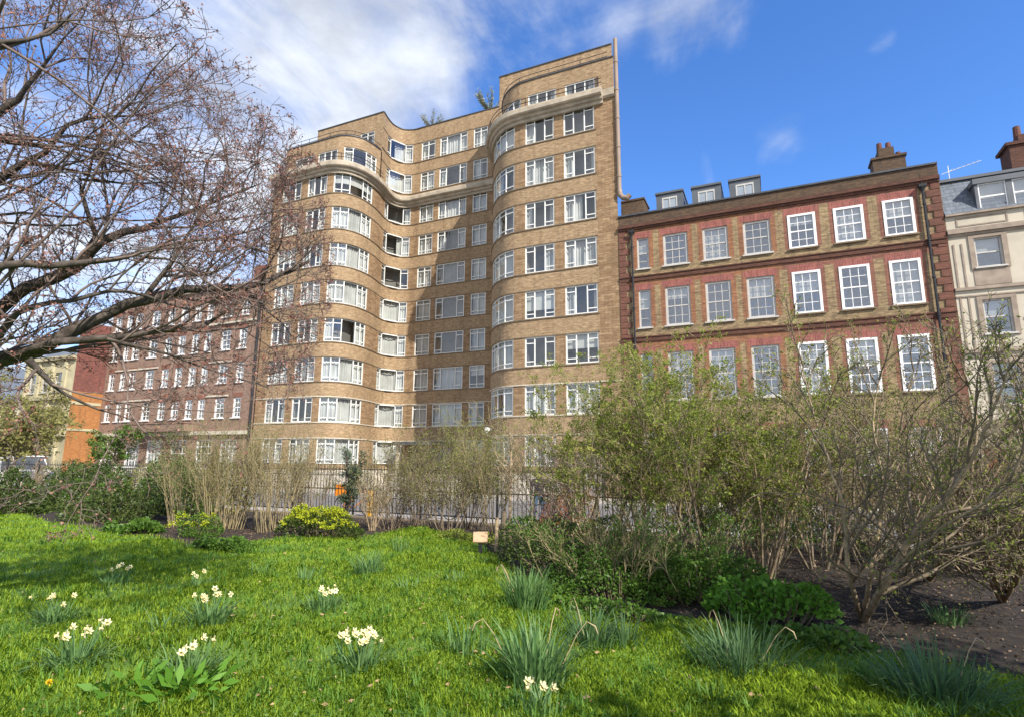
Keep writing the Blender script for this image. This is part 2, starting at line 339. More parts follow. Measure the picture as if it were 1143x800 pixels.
# ================================================================= BUILDINGS
GZ=-.42   # street level
def curtain_mesh(mb,cv,ua,ub,za,zb,off,mat,fold=.05,wl=.22):
    n=max(2,int((ub-ua)/.07));pr=None
    for i in range(n+1):
        u=ua+(ub-ua)*i/n;p=cv.at(u,off+fold*math.sin(u*2*math.pi/wl)+.4*fold*math.sin(u*17.))
        if pr is not None: mb.quad((pr[0],pr[1],za),(p[0],p[1],za),(p[0],p[1],zb),(pr[0],pr[1],zb),mat)
        pr=p
def metal_window(parent,cv,ua,ub,za,zb,lights,rec=.07,style=None,rnd=random):
    """white metal window in a wall that follows cv. lights: list of (relative width, kind) kind c=casement with vents, f=fixed"""
    f=MB();g=MB();tw=sum(l[0] for l in lights);W=ub-ua;fo=.075
    def pt(u,z,o=-rec): p=cv.at(u,o);return (p[0],p[1],z)
    us=[ua];
    for l in lights: us.append(us[-1]+W*l[0]/tw)
    for i,u in enumerate(us):
        w=fo if i in (0,len(us)-1) else .06
        uu=u+(fo/2 if i==0 else (-fo/2 if i==len(us)-1 else 0))
        n=cv.normal(uu);f.beam(pt(uu,za),pt(uu,zb),.07,w,0,up=(-n[1],n[0],0))
    for i,(l,a,b) in enumerate(zip(lights,us,us[1:])):
        for z,h in ((za+.035,.07),(zb-.035,.07)): f.beam(pt(a,z,-rec-.002),pt(b,z,-rec-.002),.07,h,0)
        if l[1]=='c':
            for z in (za+.30,zb-.36): f.beam(pt(a,z,-rec+.004),pt(b,z,-rec+.004),.06,.055,0)
            if l[0]>1.3:  # a pair
                uu=(a+b)/2;f.beam(pt(uu,za),pt(uu,zb),.06,.06,0)
        o_=-rec-.012
        g.quad(pt(a,za,o_),pt(b,za,o_),pt(b,zb,o_),pt(a,zb,o_),0)
    w=f.build('window',M['wframe'],parent);g.build('glass',M['glass'],w)
    r=rnd.random() if style is None else style
    ch=MB();m=0;o=-rec-.22
    if r<.42: curtain_mesh(ch,cv,ua+.03,ub-.03,za+.02,zb,o,0)
    elif r<.50: curtain_mesh(ch,cv,ua+.03,ua+W*rnd.uniform(.3,.55),za+.02,zb,o,0);
    elif r<.58: curtain_mesh(ch,cv,ub-W*rnd.uniform(.3,.55),ub-.03,za+.02,zb,o,0)
    elif r<.80:
        curtain_mesh(ch,cv,ua+.03,ua+W*rnd.uniform(.16,.3),za+.02,zb,o,0);curtain_mesh(ch,cv,ub-W*rnd.uniform(.16,.3),ub-.03,za+.02,zb,o,0)
    elif r<.88: curtain_mesh(ch,cv,ua+.03,ub-.03,zb-(zb-za)*rnd.uniform(.3,.95),zb,o+.08,0,fold=.0)
    elif r<.92: curtain_mesh(ch,cv,ua+.03,ub-.03,za+.02,zb,o,0);m=1
    if ch.v: ch.build('curtain',M['dcurtain'] if m else M['curtain'],w)
    return w

def build_apartment_block():
    B=thing('apartment_block','tall buff brick art deco apartment block with a wavy curved facade and white metal windows','apartment building',(-21,31,GZ))
    OFF=Vector((-21,31,GZ))
    P=thing_parent=B
    mc=Curve(catmull([(-35.4,31),(-33,31),(-30.4,31),(-29.2,31.13),(-28.4,31.65),(-27.95,32.6),(-27.88,33.8),(-28.05,35.0),(-28.4,36.3),(-28.5,37.3),(-28.15,38.15),(-27.3,38.58),(-26.3,38.6),(-24,38.6)])+[np.array((-17.2,38.6))]
             +catmull([(-17.2,38.6),(-17.2,36.6),(-17.2,35.0),(-16.9,33.8),(-16.3,32.7),(-15.5,31.75),(-14.6,31.18),(-13.5,31),(-11,31)])+[np.array((-7.28,31))])
    midu=mc.find(lambda x,y:(x+20)**2+(y-38.6)**2)
    def ux(x,back=False):
        if back: return mc.find(lambda X,Y:(X-x)**2+(Y-38.6)**2)
        return mc.find(lambda X,Y:(X-x)**2+(Y-31)**2)
    def un(x,y): return mc.find(lambda X,Y:(X-x)**2+(Y-y)**2)
    C='c';Fx='f'
    wins=[('L1',ux(-34.35),ux(-32.4),[(1,C),(1,Fx),(1,C)]),('L2',ux(-31.7),ux(-29.8),[(1,C),(1,Fx),(1,C)]),
          ('L3',ux(-29.2),un(-27.88,34.1),[(2,C),(1.9,Fx),(1.8,C)]),
          ('A',un(-28.42,36.4),un(-27.3,38.58),[(1,C),(2.6,Fx),(1.1,C)]),('B',ux(-26.4,1),ux(-25.0,1),[(1,C),(1,C)]),
          ('C',ux(-24.5,1),ux(-21.8,1),[(1,C),(2,Fx),(1,C)]),('D',ux(-21.2,1),ux(-19.85,1),[(1,C),(1,C)]),
          ('E',un(-16.35,32.75),ux(-14.0),[(1,C),(1,C),(1,C),(1,C)]),('F',ux(-13.2),ux(-11.25),[(1,C),(1.1,Fx),(1,C)]),('G',ux(-10.6),ux(-8.6),[(1,C),(1.1,Fx),(1,C)])]
    rc=Curve(catmull([(-35.4,32),(-33,32),(-30.6,32),(-29.6,32.12),(-28.8,32.6),(-28.3,33.4),(-28.15,34.3),(-28.14,35.2)]))   # left row 8 wall
    rr=Curve(catmull([(-16.7,35.3),(-16.5,34.4),(-16.0,33.4),(-15.3,32.6),(-14.4,32.12),(-13.4,32),(-11,32)])+[np.array((-7.54,32))])
    zsill=lambda k:4.25+2.905*(k-1)
    u_c0=un(-28.12,35.3);u_c1=un(-17.2,35.3)
    wall=MB();room=MB();win_ops=[]
    lo=[];up=[]
    for k in range(0,10):
        for nm,a,b,l in wins:
            if k>=8 and nm not in 'ABCD': continue
            za=zsill(k) if k else 1.3;zb=za+1.76 if k else 3.06
            if k==0 and nm in 'BCG': continue
            (lo if k<8 else up).append((a,b,za,zb))
            win_ops.append((k,nm,mc,a,b,za,zb,l))
    door=(ux(-26.6,1),ux(-22.6,1),GZ+.1,2.6);lo.append(door)
    gar=(ux(-10.9),ux(-8.4),GZ+.1,2.7);lo.append(gar)
    pzb=[z for k in range(1,8) for z in (zsill(k),zsill(k)+1.76)];uLE,uRE=ux(-34.45),ux(-8.5)
    pm=lambda u,z:1 if (u<uLE or u>uRE or any(zsill(k)<z<zsill(k)+1.76 for k in range(1,8))) and 4.2<z<23.2 else 0
    grid_wall(wall,mc,0,mc.L,GZ,24.1,lo,matf=pm,xb=[uLE,uRE],zb=[4.2,23.2]+pzb)
    grid_wall(wall,mc,u_c0,u_c1,24.1,30.7,up)
    e8=[('L1',-34.3,-32.3,3),('L2',-31.85,-29.9,3),('F',-13.45,-11.45,3),('G',-10.8,-8.8,3)]
    o1=[];o2=[]
    def ru(cv,x,Y=32): return cv.find(lambda X,Yy:(X-x)**2+(Yy-Y)**2)
    for nm,x0,x1,n in e8:
        cv=rc if nm[0]=='L' else rr
        o=(ru(cv,x0),ru(cv,x1),24.5,25.95);(o1 if cv is rc else o2).append(o)
        win_ops.append((8,nm,cv,*o,[(1,Fx)]*3))
    o=(ru(rc,-29.4,32.2),rc.find(lambda x,y:(x+28.14)**2+(y-34.7)**2),24.5,26.1);o1.append(o);win_ops.append((8,'L3',rc,*o,[(1,C),(1.6,Fx),(1.6,C)]))
    o=(rr.find(lambda x,y:(x+16.1)**2+(y-33.6)**2),rr.find(lambda x,y:(x+14.0)**2+(y-32.05)**2),24.5,25.95);o2.append(o);win_ops.append((8,'E',rr,*o,[(1,Fx)]*4))
    grid_wall(wall,rc,0,rc.L,24.0,27.05,o1);grid_wall(wall,rr,0,rr.L,24.0,27.05,o2)
    pl=Curve([(-35.4,35.3),(-28.12,35.3)]);pr=Curve([(-17.2,35.3),(-8.41,35.3)])
    op=(4.9,6.4,27.6,29.2);grid_wall(wall,pl,0,pl.L,27.0,30.7,[op]);grid_wall(wall,pr,0,pr.L,27.0,30.7,[])
    RX=lambda y:-7.28-(y-31)*.262
    win_ops.append((9,'P',pl,*op,[(1,C),(1,C)]))
    lf=lambda y0,y1,z0,z1:Curve([(-35.4,y1),(-35.4,y0)])
    for y0,z0,z1 in ((31,GZ,24.1),(32,24.1,27.05),(35.3,27.05,30.7)):
        c=Curve([(-35.4,46),(-35.4,y0)]);grid_wall(wall,c,0,c.L,z0,z1,[])
        c=Curve([(RX(y0),y0),(RX(46),46)]);grid_wall(wall,c,0,c.L,z0,z1,[])
    c=Curve([(RX(46),46),(-35.4,46)]);grid_wall(wall,c,0,c.L,GZ,30.7,[])
    c=Curve([(-28.13,35.25),(-28.12,35.32)]);
    sh=lambda mb:[mb.v.__setitem__(i,(p[0]-OFF.x,p[1]-OFF.y,p[2]-OFF.z)) for i,p in enumerate(mb.v)]
    # keep world coordinates by giving every part the inverse offset instead
    def part(mb,name,mats,parent=B,**k):
        o=mb.build(name,mats,parent,**k)
        if parent is B:o.location=-OFF
        return o
    part(wall,'brick_wall',[M['fbrick'],M['fpier']])
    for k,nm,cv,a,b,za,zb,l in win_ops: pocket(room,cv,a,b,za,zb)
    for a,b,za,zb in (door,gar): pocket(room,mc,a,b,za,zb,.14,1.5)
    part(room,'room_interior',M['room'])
    rnd=random.Random(5)
    for k,nm,cv,a,b,za,zb,l in win_ops:
        st=None
        if k==0: st=.1
        if nm in('L3','A','B') and rnd.random()<.6: st=rnd.choice([.1,.1,.1,.4,.5,.65])
        w=metal_window(B,cv,a,b,za,zb,l,style=st,rnd=rnd);w.location=-OFF
    # roofs
    rf=MB();poly=[(*mc.at(u),24.06) for u in np.linspace(0,mc.L,160)]+[(RX(46),46,24.06),(-35.4,46,24.06)];rf.poly(poly)
    rf.poly([(*rc.at(u),27.0) for u in np.linspace(0,rc.L,30)]+[(-28.6,35.6,27.0),(-28.7,45.9,27.0),(-35.4,45.9,27.0)])
    rf.poly([(*rr.at(u),27.0) for u in np.linspace(0,rr.L,30)]+[(RX(45.9),45.9,27.0),(-16.7,45.9,27.0)])
    rf.poly([(-35.4,35.3,30.6),(-28.12,35.3,30.6)]+[(*mc.at(u),30.6) for u in np.linspace(u_c0,u_c1,60)]+[(-8.41,35.3,30.6),(RX(46),46,30.6),(-35.4,46,30.6)])
    part(rf,'roof',M['rooffelt'])
    # cornice, sills, heads, copings
    co=MB();uR=ux(-8.0);u0=0.0
    prof=[(-.02,23.22),(.14,23.22),(.16,23.42),(.30,23.44),(.33,23.62),(.50,23.64),(.56,23.72),(.56,23.98),(.50,24.0),(.48,24.12),(-.02,24.13)]
    sweep(co,mc,0,uR,prof);sweep(co,mc,uR,mc.L,[(-.02,23.5),(.12,23.5),(.2,23.62),(.2,24.05),(-.02,24.06)])
    part(co,'cornice',M['stone'])
    sl=MB()
    for k in range(2,10):
        z=zsill(k);ra=(uLE,uRE) if k<8 else (u_c0,u_c1)
        sweep(sl,mc,ra[0],ra[1],[(0,z-.075),(.05,z-.075),(.055,z-.005),(0,z-.004)],0,False)
        z=zsill(k)+1.76;sweep(sl,mc,ra[0],ra[1],[(0,z+.004),(.03,z+.004),(.03,z+.055),(0,z+.056)],0,False)
    part(sl,'sill_band',M['sill'])
    sl=MB()
    for z in (zsill(1)-.08,zsill(1)+1.765,3.07): sweep(sl,mc,0,mc.L,[(0,z),(.05,z),(.05,z+.07),(0,z+.07)],0,False)
    sweep(sl,mc,0,door[0],[(0,GZ),(.06,GZ),(.06,.85),(0,.87)],0,False);sweep(sl,mc,door[1],gar[0],[(0,GZ),(.06,GZ),(.06,.85),(0,.87)],0,False)
    part(sl,'pale_band',M['psill'])
    cp=MB();cz=lambda z:[(-.15,z),(.06,z),(.06,z+.07),(-.15,z+.07)]
    sweep(cp,mc,u_c0,u_c1,cz(30.7));sweep(cp,rc,0,rc.L,cz(27.05));sweep(cp,rr,0,rr.L,cz(27.05));sweep(cp,pl,0,pl.L,cz(30.7));sweep(cp,pr,0,pr.L,cz(30.7))
    part(cp,'parapet_coping',M['coping'])
    # railings on the two terraces
    r=MB();railing(r,mc,.3,u_c0-.4,.42,24.1,(24.42,24.72));part(r,'terrace_railing',M['rail']);r=MB();railing(r,mc,u_c1+.3,uR,.42,24.1,(24.42,24.72));part(r,'terrace_railing',M['rail'])
    r=MB();railing(r,rc,.2,rc.L,-.05,27.1,(27.25,27.55),post=2.2,r=.022);part(r,'roof_railing',M['rail']);r=MB();railing(r,rr,0,rr.L-.4,-.05,27.1,(27.25,27.55),post=2.2,r=.022);part(r,'roof_railing',M['rail'])
    # tan flue pipe on the right-hand corner, ending in an elbow at the chimney block
    p=MB();xs=-7.14;p.tube([(xs,30.95,17.1),(xs,30.95,27.4)],.125,12)
    for z in np.arange(18.2,27.5,1.9): p.tube([(xs,30.95,z-.06),(xs,30.95,z+.06)],.15,12)
    p.tube([(xs,30.95,17.3),(xs+.03,30.95,17.0),(xs+.2,30.95,16.8),(xs+.45,30.95,16.75),(xs+.6,30.95,16.9)],.16,10)
    part(p,'flue_pipe',M['pipe'],smooth=False)
    # entrance canopy, door, columns
    e=MB();e.box(-27.0,-22.2,36.9,38.55,2.75,3.0);part(e,'entrance_canopy',M['coping'])
    for x in (-26.9,-22.6):
        e=MB();e.tube([(x+.2,37.3,GZ),(x+.2,37.3,2.75)],.17,12);part(e,'entrance_column',M['cream'])
    e=MB();c=Curve([(-26.55,38.7),(-22.65,38.7)])
    dm=MB()
    for x in (-26.5,-25.2,-24.6,-23.4,-22.7): dm.beam((x,38.72,GZ),(x,38.72,2.6),.06,.08)
    for z in (0,2.1,2.55): dm.beam((-26.5,38.73,z),(-22.7,38.73,z),.06,.08)
    dd=part(dm,'entrance_door',M['rail']);e.quad((-26.5,38.75,GZ+.1),(-22.7,38.75,GZ+.1),(-22.7,38.75,2.6),(-26.5,38.75,2.6));e.build('glass',M['glass'],dd)
    e=MB();e.box(-10.85,-8.45,31.14,31.2,GZ+.1,2.0);part(e,'garage_door',M['room'])
    e=MB();e.box(-10.6,-8.7,31.02,31.12,2.15,2.4);part(e,'yellow_height_bar',plain('yellow_paint',(.55,.50,.06),.6,.1,3.))
    e=MB();e.tube([(-15.9,32.1,3.55),(-16.1,31.85,3.55)],.05,8);e.tube([(-16.1,31.85,3.62),(-16.12,31.82,3.45),(-16.12,31.82,3.3)],[.17,.17,.06],10);part(e,'security_camera',M['wframe'])
    e=MB();e.box(-7.2,-5.85,31.5,33,14.5,16.75);e.box(-7.2,-5.8,31.45,33.05,16.75,16.85);part(e,'flue_block',M['dbrick'])
    return B
BLK=build_apartment_block()
def roof_plant(x,y,z,label,h,n=900):
    t=thing('roof_plant',label,'roof plant',(x,y,z));b=Batch();pts=[]
    for i in range(26):
        a=random.uniform(0,6.28);l=h*random.uniform(.6,1);d=np.array([math.cos(a)*.75,math.sin(a)*.75,1]);p=np.linspace(0,1,5)[:,None]*d*l;p[:,2]-=.0
        b.tube(p,np.linspace(.02,.008,5),3)
        for q in range(n//26): pts.append(p[0]+(p[-1]-p[0])*random.uniform(.15,1)+RNG.normal(0,.05,3))
    b.build('stem',M['oliv'],t);lb=Batch();lb.leaves(pts,.18,.05,D=RNG.normal(size=(len(pts),3))+[0,0,.8]);lb.build('leaves',M['l_pale'],t)
    # planter
    m=MB();m.box(-.35,.35,-.35,.35,-.45,0);m.build('planter',M['lead'],t)
roof_plant(-26.2,39.8,31.05,'grey green tuft of a plant on the roof above the middle of the block',1.5,1500)
roof_plant(-20.2,39.8,31.05,'larger pale green plant on the roof edge beside the tall right wing',1.9,2200)

# ---------------------------------------------------------------- sash-window terraced houses
def sash(parent,x0,x1,z0,z1,Y,cols,rows,mat,fw=.10,rec=.06,proud=False,gl='oglass',blind=0,bar=.028,OFF=None,sill=True,name='window',flat=False):
    f=MB();y=Y+rec if not proud else Y-.03
    f.box(x0,x0+fw,y,y+.1,z0,z1);f.box(x1-fw,x1,y,y+.1,z0,z1)
    f.box(x0+fw,x1-fw,y,y+.1,z1-fw*.9,z1);f.box(x0+fw,x1-fw,y,y+.1,z0,z0+fw*.8)
    zm=(z0+z1)/2;xa=x0+fw;xb=x1-fw
    f.box(xa,xb,y+.03,y+.09,zm-.03,zm+.03)
    for i in range(1,cols): x=xa+(xb-xa)*i/cols;f.box(x-bar/2,x+bar/2,y+.045,y+.085,z0+fw*.8,z1-fw*.9)
    for i in range(1,rows):
        if rows%2==0 and i==rows//2: continue
        z=z0+(z1-z0)*i/rows;f.box(xa,xb,y+.047,y+.083,z-bar/2,z+bar/2)
    w=f.build(name,mat,parent)
    if OFF is not None:w.location=-OFF
    g=MB();g.quad((xa,y+.07,z0+.05),(xb,y+.07,z0+.05),(xb,y+.07,zm),(xa,y+.07,zm));g.quad((xa,y+.055,zm),(xb,y+.055,zm),(xb,y+.055,z1-.05),(xa,y+.055,z1-.05));g.build('glass',M[gl],parent if flat else w)
    if sill:
        s=MB();s.box(x0-.09,x1+.09,Y-.10,Y+.12,z0-.075,z0-.003);s.build('sill',mat if not proud else M['sill'],w)
    if blind>0:
        c=MB();zb=z1-(z1-z0)*blind;c.quad((xa,y+.2,zb),(xb,y+.2,zb),(xb,y+.2,z1),(xa,y+.2,z1));c.build('blind',M['curtain'],w)
    return w
def pocket_flat(mb,x0,x1,z0,z1,Y,d0=.16,d1=1.0):
    pocket(mb,Curve([(x0-1,Y),(x1+1,Y)]),1,1+x1-x0,z0,z1,d0,d1)

def terraced_house(label,X0,X1,wx,frame,right_quoin,left_quoin,proud,name='terraced_house',red='rbrick',dz=.20):
    """wx: list of (x0,x1) window columns"""
    Y=31.;OFF=Vector(((X0+X1)/2,Y,GZ));B=thing(name,label,'house',OFF)
    def part(mb,nm,mats,**k): o=mb.build(nm,mats,B,**k);o.location=-OFF;return o
    rows=[(12.32,14.15),(8.9,11.08),(4.85,7.45)]
    cv=Curve([(X0,Y),(X1,Y)]);ops=[];win=[]
    for (x0,x1) in wx:
        for r,(z0,z1) in enumerate(rows): ops.append((x0-X0,x1-X0,z0,z1));win.append((x0,x1,z0,z1,r))
        ops.append((x0-X0,x1-X0,1.0,3.2));win.append((x0,x1,1.0,3.2,3))
    mats=[M['ybrick'],M[red],M['rarch'],M['dbrick']]
    def mf(u,z):
        x=u+X0
        if z>14.75: return 3
        for r,(z0,z1) in enumerate(rows+[(1.0,3.2)]):
            if z1<z<z1+.36 and any(a-.14<x<b+.14 for a,b in wx): return 2
            if z0-.0<z<z1+.36 and any(a-dz<x<b+dz for a,b in wx): return 1
        if 14.15+.36<z<=14.75: return 1
        if 11.08+.2<z<11.62 or 7.45+.2<z<8.12: return 1
        return 0
    xb=[q-X0 for a,b in wx for q in (a-dz,b+dz,a-.14,b+.14)];zb=[14.75,14.51,14.45,11.44,11.28,11.62,7.81,7.65,8.12,3.56]
    w=MB();grid_wall(w,cv,0,X1-X0,GZ,15.6,ops,.16,matf=mf,xb=xb,zb=zb,rmat=1)
    for c in (Curve([(X0,40),(X0,Y)]),Curve([(X1,Y),(X1,40)]),Curve([(X1,40),(X0,40)])): grid_wall(w,c,0,c.L,GZ,15.6,[],mat=0)
    part(w,'brick_wall',mats)
    rm=MB();[pocket_flat(rm,a,b,z0,z1,Y) for a,b,z0,z1,r in win];part(rm,'room_interior',M['room'])
    for a,b,z0,z1,r in win:
        nar=(b-a)<.9
        sash(B,a,b,z0,z1,Y,1 if nar else 3,[4,4,6,4][r],frame,fw=.085 if nar else .12,proud=proud,blind=random.choice([0,.3,.5,.95]) if r<3 else .9,OFF=OFF)
    # projecting brick bands and cornice
    b=MB()
    for z0,z1,o in ((11.62,11.84,.07),(11.84,11.9,.11),(8.12,8.34,.07),(8.34,8.40,.11)): b.box(X0,X1,Y-o,Y-.001,z0,z1)
    b.box(X0,X1,Y-.10,Y-.001,14.70,14.82);b.box(X0,X1,Y-.17,Y-.001,14.82,14.96);b.box(X0,X1,Y-.12,Y-.001,14.96,15.02)
    part(b,'brick_band',M['bandbrick'])
    c=MB();c.box(X0,X1,Y-.08,Y+.3,15.603,15.69);part(c,'coping',M['coping'])
    r=MB();r.quad((X0,Y+.35,15.0),(X1,Y+.35,15.0),(X1,35.5,16.4),(X0,35.5,16.4));r.quad((X0,35.5,16.4),(X1,35.5,16.4),(X1,40,15.0),(X0,40,15.0))
    for x in (X0+.01,X1-.01): r.poly([(x,Y+.35,15.0),(x,35.5,16.4),(x,40,15.0)])
    part(r,'roof',M['slate'])
    def quoins(xa,xb,inward):
        q=MB();z=GZ+.02;i=0
        while z<14.65:
            L=(xb-xa) if i%2==0 else (xb-xa)*.62;h=.36
            if inward>0:q.box(xa,xa+L,Y-.05,Y-.001,z,z+h-.03)
            else: q.box(xb-L,xb,Y-.05,Y-.001,z,z+h-.03)
            z+=h;i+=1
        part(q,'quoins',M['quoin'])
    if left_quoin:quoins(*left_quoin,1)
    if right_quoin:quoins(*right_quoin,-1)
    return B,OFF,part
H1,o1,part1=terraced_house('red and yellow brick terraced house with three grey dormers, joined to the tall apartment block',-7.282,1.12,[(-6.25,-5.58),(-4.78,-3.45),(-2.66,-1.36),(-.6,.72)],M['gframe'],None,(-7.27,-6.66),False,red='orbrick',dz=.25)
H2,o2_,part2=terraced_house('red and yellow brick terraced house with bright white sash windows and a chimney',1.124,8.1,[(1.54,2.82),(3.62,4.92),(5.72,6.98)],M['bwframe'],(7.5,8.08),None,True)
def downpipe(part,x,nm='downpipe'):
    p=MB();p.tube([(x,30.86,GZ),(x,30.86,14.5)],.06,8)
    for z in np.arange(1,14,1.8): p.tube([(x,30.86,z),(x,30.86,z+.1)],.08,8)
    p.box(x-.16,x+.16,30.72,30.98,14.5,14.62);p.tube([(x,30.86,14.3),(x,30.86,14.5)],[.07,.15],8)
    p.tube([(x,30.86,14.6),(x-.04,30.9,15.2)],.02,5)
    part(p,nm,M['bpipe'])
downpipe(part1,-6.5);downpipe(part2,7.38)
M['dp']=plain('dormer_pane',(.30,.34,.38),.08,.1,2.,spec=.9)
for x0,x1 in ((-5.31,-3.68),(-3.25,-1.57),(-1.19,.51)):
    d=MB();Y=32.6;x1-=.08
    d.box(x0,x1,Y+.05,Y+2.6,15.2,17.35);d.box(x0-.05,x1+.05,Y-.08,Y+2.65,17.352,17.47);d.box(x0,x0+.34,Y,Y+.05,15.2,17.35);d.box(x1-.34,x1,Y,Y+.05,15.2,17.35);d.box(x0+.34,x1-.34,Y,Y+.05,17.12,17.35)
    dm=part1(d,'dormer',M['lead']);
    w=MB();xa=x0+.34;xb=x1-.34;w.box(xa,xb,Y+.0,Y+.04,17.02,17.12);w.box(xa,xa+.06,Y,Y+.04,15.6,17.02);w.box(xb-.06,xb,Y,Y+.04,15.6,17.02);w.box((xa+xb)/2-.025,(xa+xb)/2+.025,Y,Y+.04,15.6,17.02);ww=w.build('window',M['gframe'],dm)
    g=MB();g.quad((xa,Y+.03,15.6),(xb,Y+.03,15.6),(xb,Y+.03,17.05),(xa,Y+.03,17.05));g.build('glass',M['dp'],dm)
ch=MB();ch.box(5.9,7.35,33.0,33.9,15.2,17.3);ch.box(5.83,7.42,32.93,33.97,17.3,17.42);ch.box(6.2,6.9,33.0,33.9,17.42,17.9)
cc=part2(ch,'chimney',M['dbrick']);
for x,h in ((6.35,.5),(6.75,.45),(7.15,.3)):
    pt=MB();z=17.9 if x<7 else 17.42;pt.tube([(x,33.45,z),(x,33.45,z+h)],[.15,.12],10);pt.build('chimney_pot',M['quoin'],cc)
dr=MB();dr.box(7.0,7.1,30.85,30.999,GZ,2.7);dr.box(6.0,6.1,30.85,30.999,GZ,2.7);dr.box(5.85,7.25,30.75,30.999,2.7,2.95)
# ---------------------------------------------------------------- cream house at the right edge
def cream_house():
    Y=31.;X0,X1=8.12,17.0;OFF=Vector(((X0+X1)/2,Y,GZ));B=thing('cream_house','cream rendered house with brown stone bands and a slate mansard roof at the right edge','house',OFF)
    def part(mb,nm,mats,**k): o=mb.build(nm,mats,B,**k);o.location=-OFF;return o
    cv=Curve([(X0,Y),(X1,Y)]);cols=[(9.05,10.05),(11.5,12.5),(13.9,14.9)];ops=[];W=[]
    for a,b in cols:
        for z0,z1 in ((10.32,11.7),(7.25,8.8),(4.15,5.95),(1.0,3.0)): W.append((a,b,z0,z1))
    W=[w for w in W if not(w[0]==9.05 and w[2]==1.0)]
    dx=(8.35,9.15,GZ+.1,2.3)
    ops=[(a-X0,b-X0,z0,z1) for a,b,z0,z1 in W]+[(dx[0]-X0,dx[1]-X0,dx[2],dx[3])]
    w=MB();grid_wall(w,cv,0,X1-X0,GZ,12.95,ops,.16)
    for c in (Curve([(X0,40),(X0,Y)]),Curve([(X1,Y),(X1,40)]),Curve([(X1,40),(X0,40)])): grid_wall(w,c,0,c.L,GZ,12.95,[])
    part(w,'render_wall',M['cream']);rm=MB();[pocket_flat(rm,a,b,z0,z1,Y) for a,b,z0,z1 in W];part(rm,'room_interior',M['room'])
    for a,b,z0,z1 in W: 
        sash(B,a,b,z0,z1,Y,1,2,M['gframe'],fw=.07,gl='oglass',blind=.45 if z0>4.2 else 0,OFF=OFF)
        s=MB();s.box(a-.2,a-.002,Y-.05,Y-.001,z0-.1,z1);s.box(b+.002,b+.2,Y-.05,Y-.001,z0-.1,z1);s.box(a-.2,b+.2,Y-.05,Y-.001,z1+.002,z1+.14);part(s,'window_surround',M['cream2'])
        if z0>10:
            s=MB();s.box(a-.15,b+.15,Y-.025,Y-.001,z0-.85,z0-.12);part(s,'apron_panel',M['cream2'])
    b=MB()
    for z0,z1,o in ((12.1,12.22,.10),(11.98,12.1,.16),(11.86,11.98,.08),(9.28,9.42,.10),(8.98,9.04,.05),(6.42,6.58,.12),(6.2,6.26,.05),(12.86,12.95,.14),(3.3,3.5,.12)): b.box(X0,X1,Y-o,Y-.001,z0,z1)
    for x in (8.25,8.55): b.box(x,x+.07,Y-.03,Y-.001,6.6,8.95);b.box(x,x+.07,Y-.03,Y-.001,9.45,11.5)
    for xa in (8.5,11.0): 
        b.box(xa,xa+1.9,Y-.025,Y-.001,12.32,12.38);b.box(xa,xa+1.9,Y-.025,Y-.001,12.7,12.76);b.box(xa,xa+.06,Y-.025,Y-.001,12.38,12.7);b.box(xa+1.84,xa+1.9,Y-.025,Y-.001,12.38,12.7)
    part(b,'stone_band',M['cream2'])
    r=MB();r.quad((X0,Y-.1,12.955),(X1,Y-.1,12.955),(X1,Y+1.0,15.0),(X0,Y+1.0,15.0));r.quad((X0,Y+1.0,15.0),(X1,Y+1.0,15.0),(X1,40,15.3),(X0,40,15.3));r.poly([(X0,Y-.1,12.955),(X0,Y+1.0,15.0),(X0,40,15.3),(X0,40,12.95)]);r.poly([(X1,Y-.1,12.955),(X1,Y+1.0,15.0),(X1,40,15.3),(X1,40,12.95)]);part(r,'mansard_roof',M['slate'])
    c=MB();c.box(X0,X1,Y+.85,Y+1.25,14.98,15.12);part(c,'roof_ridge',M['lead'])
    d=MB();xa,xb=9.35,12.0;d.box(xa,xa+.12,Y-.05,Y+1.,12.96,14.25);d.box(xb-.12,xb,Y-.05,Y+1.,12.96,14.25);d.box(xa-.06,xb+.06,Y-.12,Y+1.1,14.25,14.5);d.box(10.5,10.72,Y-.05,Y,12.96,14.25)
    dm=part(d,'dormer',M['lead'])
    for a,b_ in ((xa+.12,10.5),(10.72,xb-.12)):
        ww=sash(dm,a,b_,13.0,14.25,Y-.08,1,2,M['bwframe'],fw=.05,sill=False,flat=True);g=MB();g.quad((a,Y+.2,13.6),(b_,Y+.2,13.6),(b_,Y+.2,14.25),(a,Y+.2,14.25));g.quad((a,Y+.5,12.96),(b_,Y+.5,12.96),(b_,Y+.5,14.25),(a,Y+.5,14.25));g.build('blind',M['curtain'],dm)
    k=MB();k.box(11.6,14.5,33.2,34.4,15.0,16.9);k.box(11.45,14.65,33.1,34.5,16.9,17.05);k.box(12.0,14.2,33.2,34.4,17.05,17.4);kk=part(k,'chimney',M['bandbrick'])
    for x in (12.2,12.75,13.3,13.85): p=MB();p.tube([(x,33.8,17.4),(x,33.8,18.1)],[.17,.14],10);p.build('chimney_pot',M['quoin'],kk)
    a=MB();a.tube([(9.05,33,15.1),(9.05,33,16.3)],.02,5);a.tube([(8.9,33,15.95),(10.4,33,16.3)],.014,5)
    for i in range(6): x=9.2+i*.2;a.tube([(x,32.8,16.02+i*.047),(x,33.2,16.02+i*.047)],.01,4)
    a.tube([(8.75,33,15.9),(9.2,33,16.05)],.02,4);part(a,'aerial',M['wframe'])
    e=MB();e.box(8.36,9.14,Y+.1,Y+.15,GZ+.1,2.3);part(e,'red_door',M['poster'])
cream_house()
